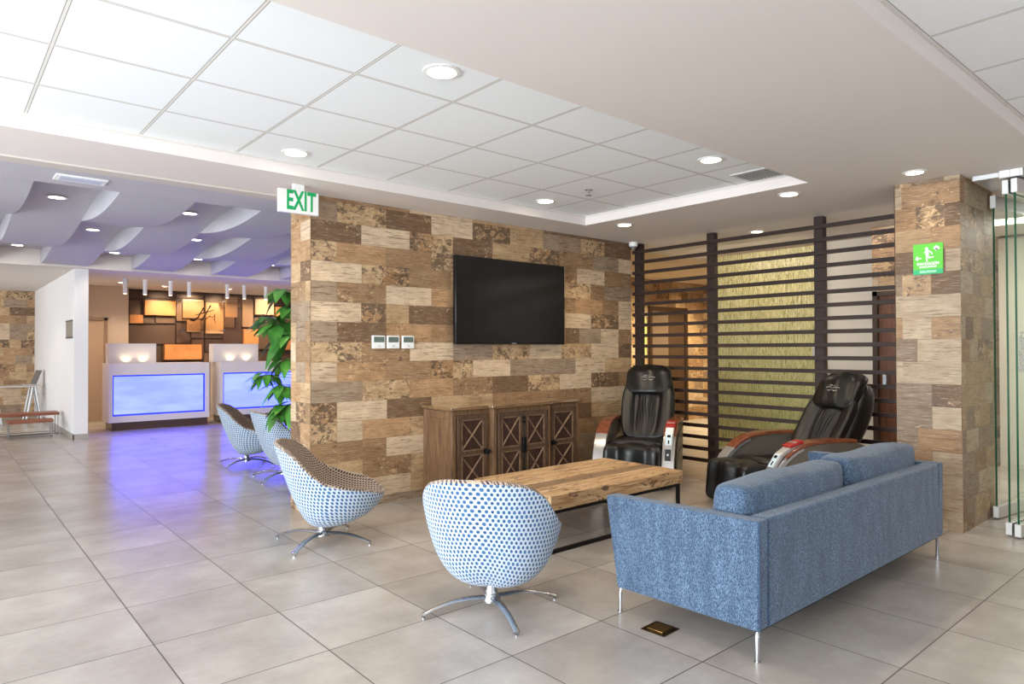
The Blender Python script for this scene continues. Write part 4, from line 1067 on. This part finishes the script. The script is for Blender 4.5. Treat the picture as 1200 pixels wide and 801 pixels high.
# ================================================================== SIDE ROOM FURNITURE
M_REDW = wood('red_brown_wood', srgb(110, 58, 40), srgb(146, 84, 60), srgb(176, 112, 84), (3, 30, 30), .4)
def bench(x0, x1, y0, y1, h, label):
    b = thing('bench', label, 'bench', (x0, y0, 0), 0, 'nested benches')
    W, D = x1-x0, y1-y0
    m = MB(); m.box(0, W, 0, D, h-.045, h); m.build('seat', M_REDW, b, bevel=.004)
    for x in (.02, W-.02):
        m = MB(); m.tube([(x, .02, h-.045), (x, .02, .008), (x, D-.02, .008), (x, D-.02, h-.045)], .006, 8); m.build('leg', M_STEELD, b)
    m = MB(); m.tube([(.02, .02, .03), (W-.02, .02, .03)], .006, 6); m.tube([(.02, D-.02, .03), (W-.02, D-.02, .03)], .005, 6); m.build('rail', M_STEELD, b)
bench(.90, 1.50, 13.20, 13.50, .29, 'low red-brown bench tucked under the longer bench, its front part in view')
bench(.15, 1.62, 13.55, 13.95, .375, 'longer red-brown bench on wire legs against the white divider wall')
dk = thing('desk', 'small white-topped desk on slanted silver legs before the far wood-tiled wall', 'desk', (.55, 16.0, 0))
mb = MB(); mb.box(0, 1.08, 0, .6, .70, .73); mb.build('desk_top', plain('desk_glass', srgb(196, 190, 184), .15), dk, bevel=.004)
for x in (.32, .95):
    mb = MB(); mb.tube([(x-.02, .06, .70), (x-.13, .03, 0)], .022, 8); mb.tube([(x+.02, .54, .70), (x+.13, .57, 0)], .022, 8)
    mb.tube([(x-.02, .54, .70), (x-.13, .57, 0)], .022, 8); mb.tube([(x+.02, .06, .70), (x+.13, .03, 0)], .022, 8); mb.tube([(x-.08, .05, .55), (x+.08, .05, .55)], .018, 8); mb.tube([(x, .05, .55), (x, .55, .55)], .018, 8); mb.tube([(x-.08, .55, .55), (x+.08, .55, .55)], .018, 8); mb.build('trestle', M_ALU, dk)
lp = thing('laptop', 'open grey laptop standing on the desk in the side room', 'laptop', (1.40, 16.25, .731), R(-75))
mb = MB(); mb.box(-.13, .13, -.10, .12, 0, .02); mb.build('keyboard_base', M_ALU, lp, bevel=.003)
mb = MB(); mb.M = Matrix.Translation((0, .12, .02)) @ Matrix.Rotation(R(-20), 4, 'X'); mb.box(-.13, .13, -.01, 0, 0, .28); mb.build('lid', plain('laptop_grey', srgb(110, 108, 106), .4), lp)
st = thing('stool', 'dark round stool seat at the left picture edge beside the desk', 'stool', (.38, 15.2, 0))
mb = MB(); mb.lathe([(.16, .42), (.20, .43), (.20, .46), (.16, .49)], (0, 0), 20); mb.build('seat', M_BLKP, st, smooth=True)
mb = MB(); mb.lathe([(.14, 0), (.14, .012), (.02, .03), (.02, .42)], (0, 0), 16); mb.build('pedestal', M_CHROME, st, smooth=True)
ws = thing('wall_plaque', 'small framed grey notice on the edge of the white divider wall', 'plaque', (1.688, 13.0, 1.75))
mb = MB(); mb.box(-.016, 0, -.30, .30, -.14, .14); mb.build('plate', plain('plaque_grey', srgb(150, 146, 136), .4), ws)
mb = MB(); mb.box(-.02, 0, -.31, .31, .125, .145); mb.box(-.02, 0, -.31, .31, -.145, -.125); mb.build('frame_bar', plain('plaque_bar', srgb(70, 66, 60), .4), ws)

# ================================================================== PLANT
pt = thing('potted_plant', 'tall potted umbrella plant with drooping green leaves behind the wall corner', 'plant', (3.12, 6.42, 0))
mb = MB(); mb.lathe([(.15, 0), (.20, .36), (.215, .38), (.19, .38), (.18, .33)], (0, 0), 24); mb.build('pot', plain('pot_grey', srgb(90, 86, 82), .6), pt, smooth=True)
mb = MB(); mb.lathe([(.18, .32), (.178, .345)], (0, 0), 20); mb.build('soil', plain('soil', srgb(50, 38, 30), .9), pt)
t = NT('leaf_green'); n = t.noise(t.coord('Object'), 6, 3)
t.set(Base_Color=t.ramp(n, [(.3, srgb(48, 108, 42)), (.55, srgb(84, 150, 60)), (.75, srgb(140, 190, 96))]), Roughness=.35)
t.p.inputs['Specular IOR Level'].default_value = .5
M_LEAF = t.m
rl = random.Random(21)
trunk = [(0, 0, .3), (.02, -.01, .8), (-.01, .01, 1.3), (.02, 0, 1.8), (0, 0, 2.1)]
mb = MB(); mb.tube(trunk, [.022, .02, .017, .013, .01], 8); mb.build('stem', plain('stem_brown', srgb(110, 90, 56), .7), pt, smooth=True)
stem_m = plain('leaf_stalk', srgb(110, 130, 60), .6)
def leaf(mb, O, D, L, W, droop):
    D = D.normalized(); S = D.cross(Vector((0, 0, 1)))
    S = S.normalized() if S.length > .05 else Vector((1, 0, 0))
    vs = []; n_ = 8; fs = []
    for i in range(n_+1):
        q_ = i/n_; w_ = W*(sin(pi*min(1, q_**.85))**.8)*.5 if 0 < i < n_ else .002
        p_ = O+D*(L*q_)+Vector((0, 0, -droop*q_*q_*L))
        up_ = D.cross(S)*-1
        vs += [tuple(p_-S*w_+Vector((0, 0, w_*.25))), tuple(p_), tuple(p_+S*w_+Vector((0, 0, w_*.25)))]
    for i in range(n_):
        a_ = 3*i
        fs += [(a_, a_+1, a_+4, a_+3), (a_+1, a_+2, a_+5, a_+4)]
    mb.add(vs, fs)
base = Vector((3.12, 6.42, 0))
def pxp(x, y, Y):
    a_ = pxw(x, y, Y); return Vector((a_[0], Y, a_[1]))-base
lm = MB(); sm = MB()
#  cluster hubs: (px, py, plane y, reach, count)
hubs = [(334, 340, 6.75, .27, 8, 1.1), (326, 378, 6.8, .34, 11, .9), (338, 392, 6.7, .30, 9, 1.2), (314, 372, 6.9, .26, 6, .7), (330, 450, 6.75, .28, 9, 1.0), (313, 437, 6.85, .24, 8, .9),
        (336, 420, 6.7, .24, 7, 1.1), (334, 474, 6.75, .25, 9, 1.2), (327, 484, 6.8, .20, 7, 1.3), (344, 360, 6.7, .3, 8, .8), (306, 440, 6.85, .17, 5, 1.4), (345, 470, 6.7, .25, 7, 1.0)]
for (hx, hy, Y, Ln, cnt, dr_) in hubs:
    H_ = pxp(hx, hy, Y)
    z = max(.5, min(2.1, H_.z-.15)); sm.tube([(0, 0, z), tuple(Vector((0, 0, z)).lerp(H_, .5)+Vector((0, 0, .05))), tuple(H_)], [.007, .005, .004], 6)
    a0 = rl.random()*6.28
    for i in range(cnt):
        a_ = a0+6.283*i/cnt+rl.uniform(-.2, .2)
        D = Vector((cos(a_), sin(a_), rl.uniform(-.75, .05)))
        Lf = Ln*rl.uniform(.75, 1.1)
        O = H_+D.normalized()*.04
        sm.tube([tuple(H_), tuple(O)], .003, 5)
        lm.M = Matrix.Identity(4); leaf(lm, O, D, Lf*.85, Lf*.44, dr_*rl.uniform(.3, .7))
lm.build('foliage', M_LEAF, pt, smooth=True, fixn=False, ang=180)
sm.build('stalks', stem_m, pt)

# corridor lamps (warm), then added fill lights
for (x, y, e) in ((10.9, 6.6, 300), (9.3, 6.8, 170)):
    spot((x, y, 2.68), e, (1, .83, .52), 140, .9, 'corridor_lamp', (x+.1, y+.5, 0))
al = area('grass_panel_fill', (7.55, 4.5, 2.66), (8.3, 4.5, .9), 1.4, .25, 8, (1, .88, .70))  # added fill aimed at the grass panel to brighten it, no fitting
al2 = area('corridor_door_fill', (7.45, 2.9, 2.66), (8.0, 2.9, .8), .6, .25, 2.5, (1, .90, .80))  # added fill for the brown door and beige wall, no fitting
al3 = area('glass_side_fill', (8.4, 1.0, 2.70), (8.6, .9, 0), 1.2, 1.2, 60, (1, .93, .82))  # added warm fill so the wall behind the glass doors isn't dark
mb = MB(); mb.box(6.9, 12.0, 5.66, 8.0, 2.70, 2.76); mb.box(9.6, 12.0, 1.6, 5.66, 2.70, 2.76); struct(mb.build('ceiling_corridor', paint('corridor_ceiling_paint', srgb(214, 196, 172))))
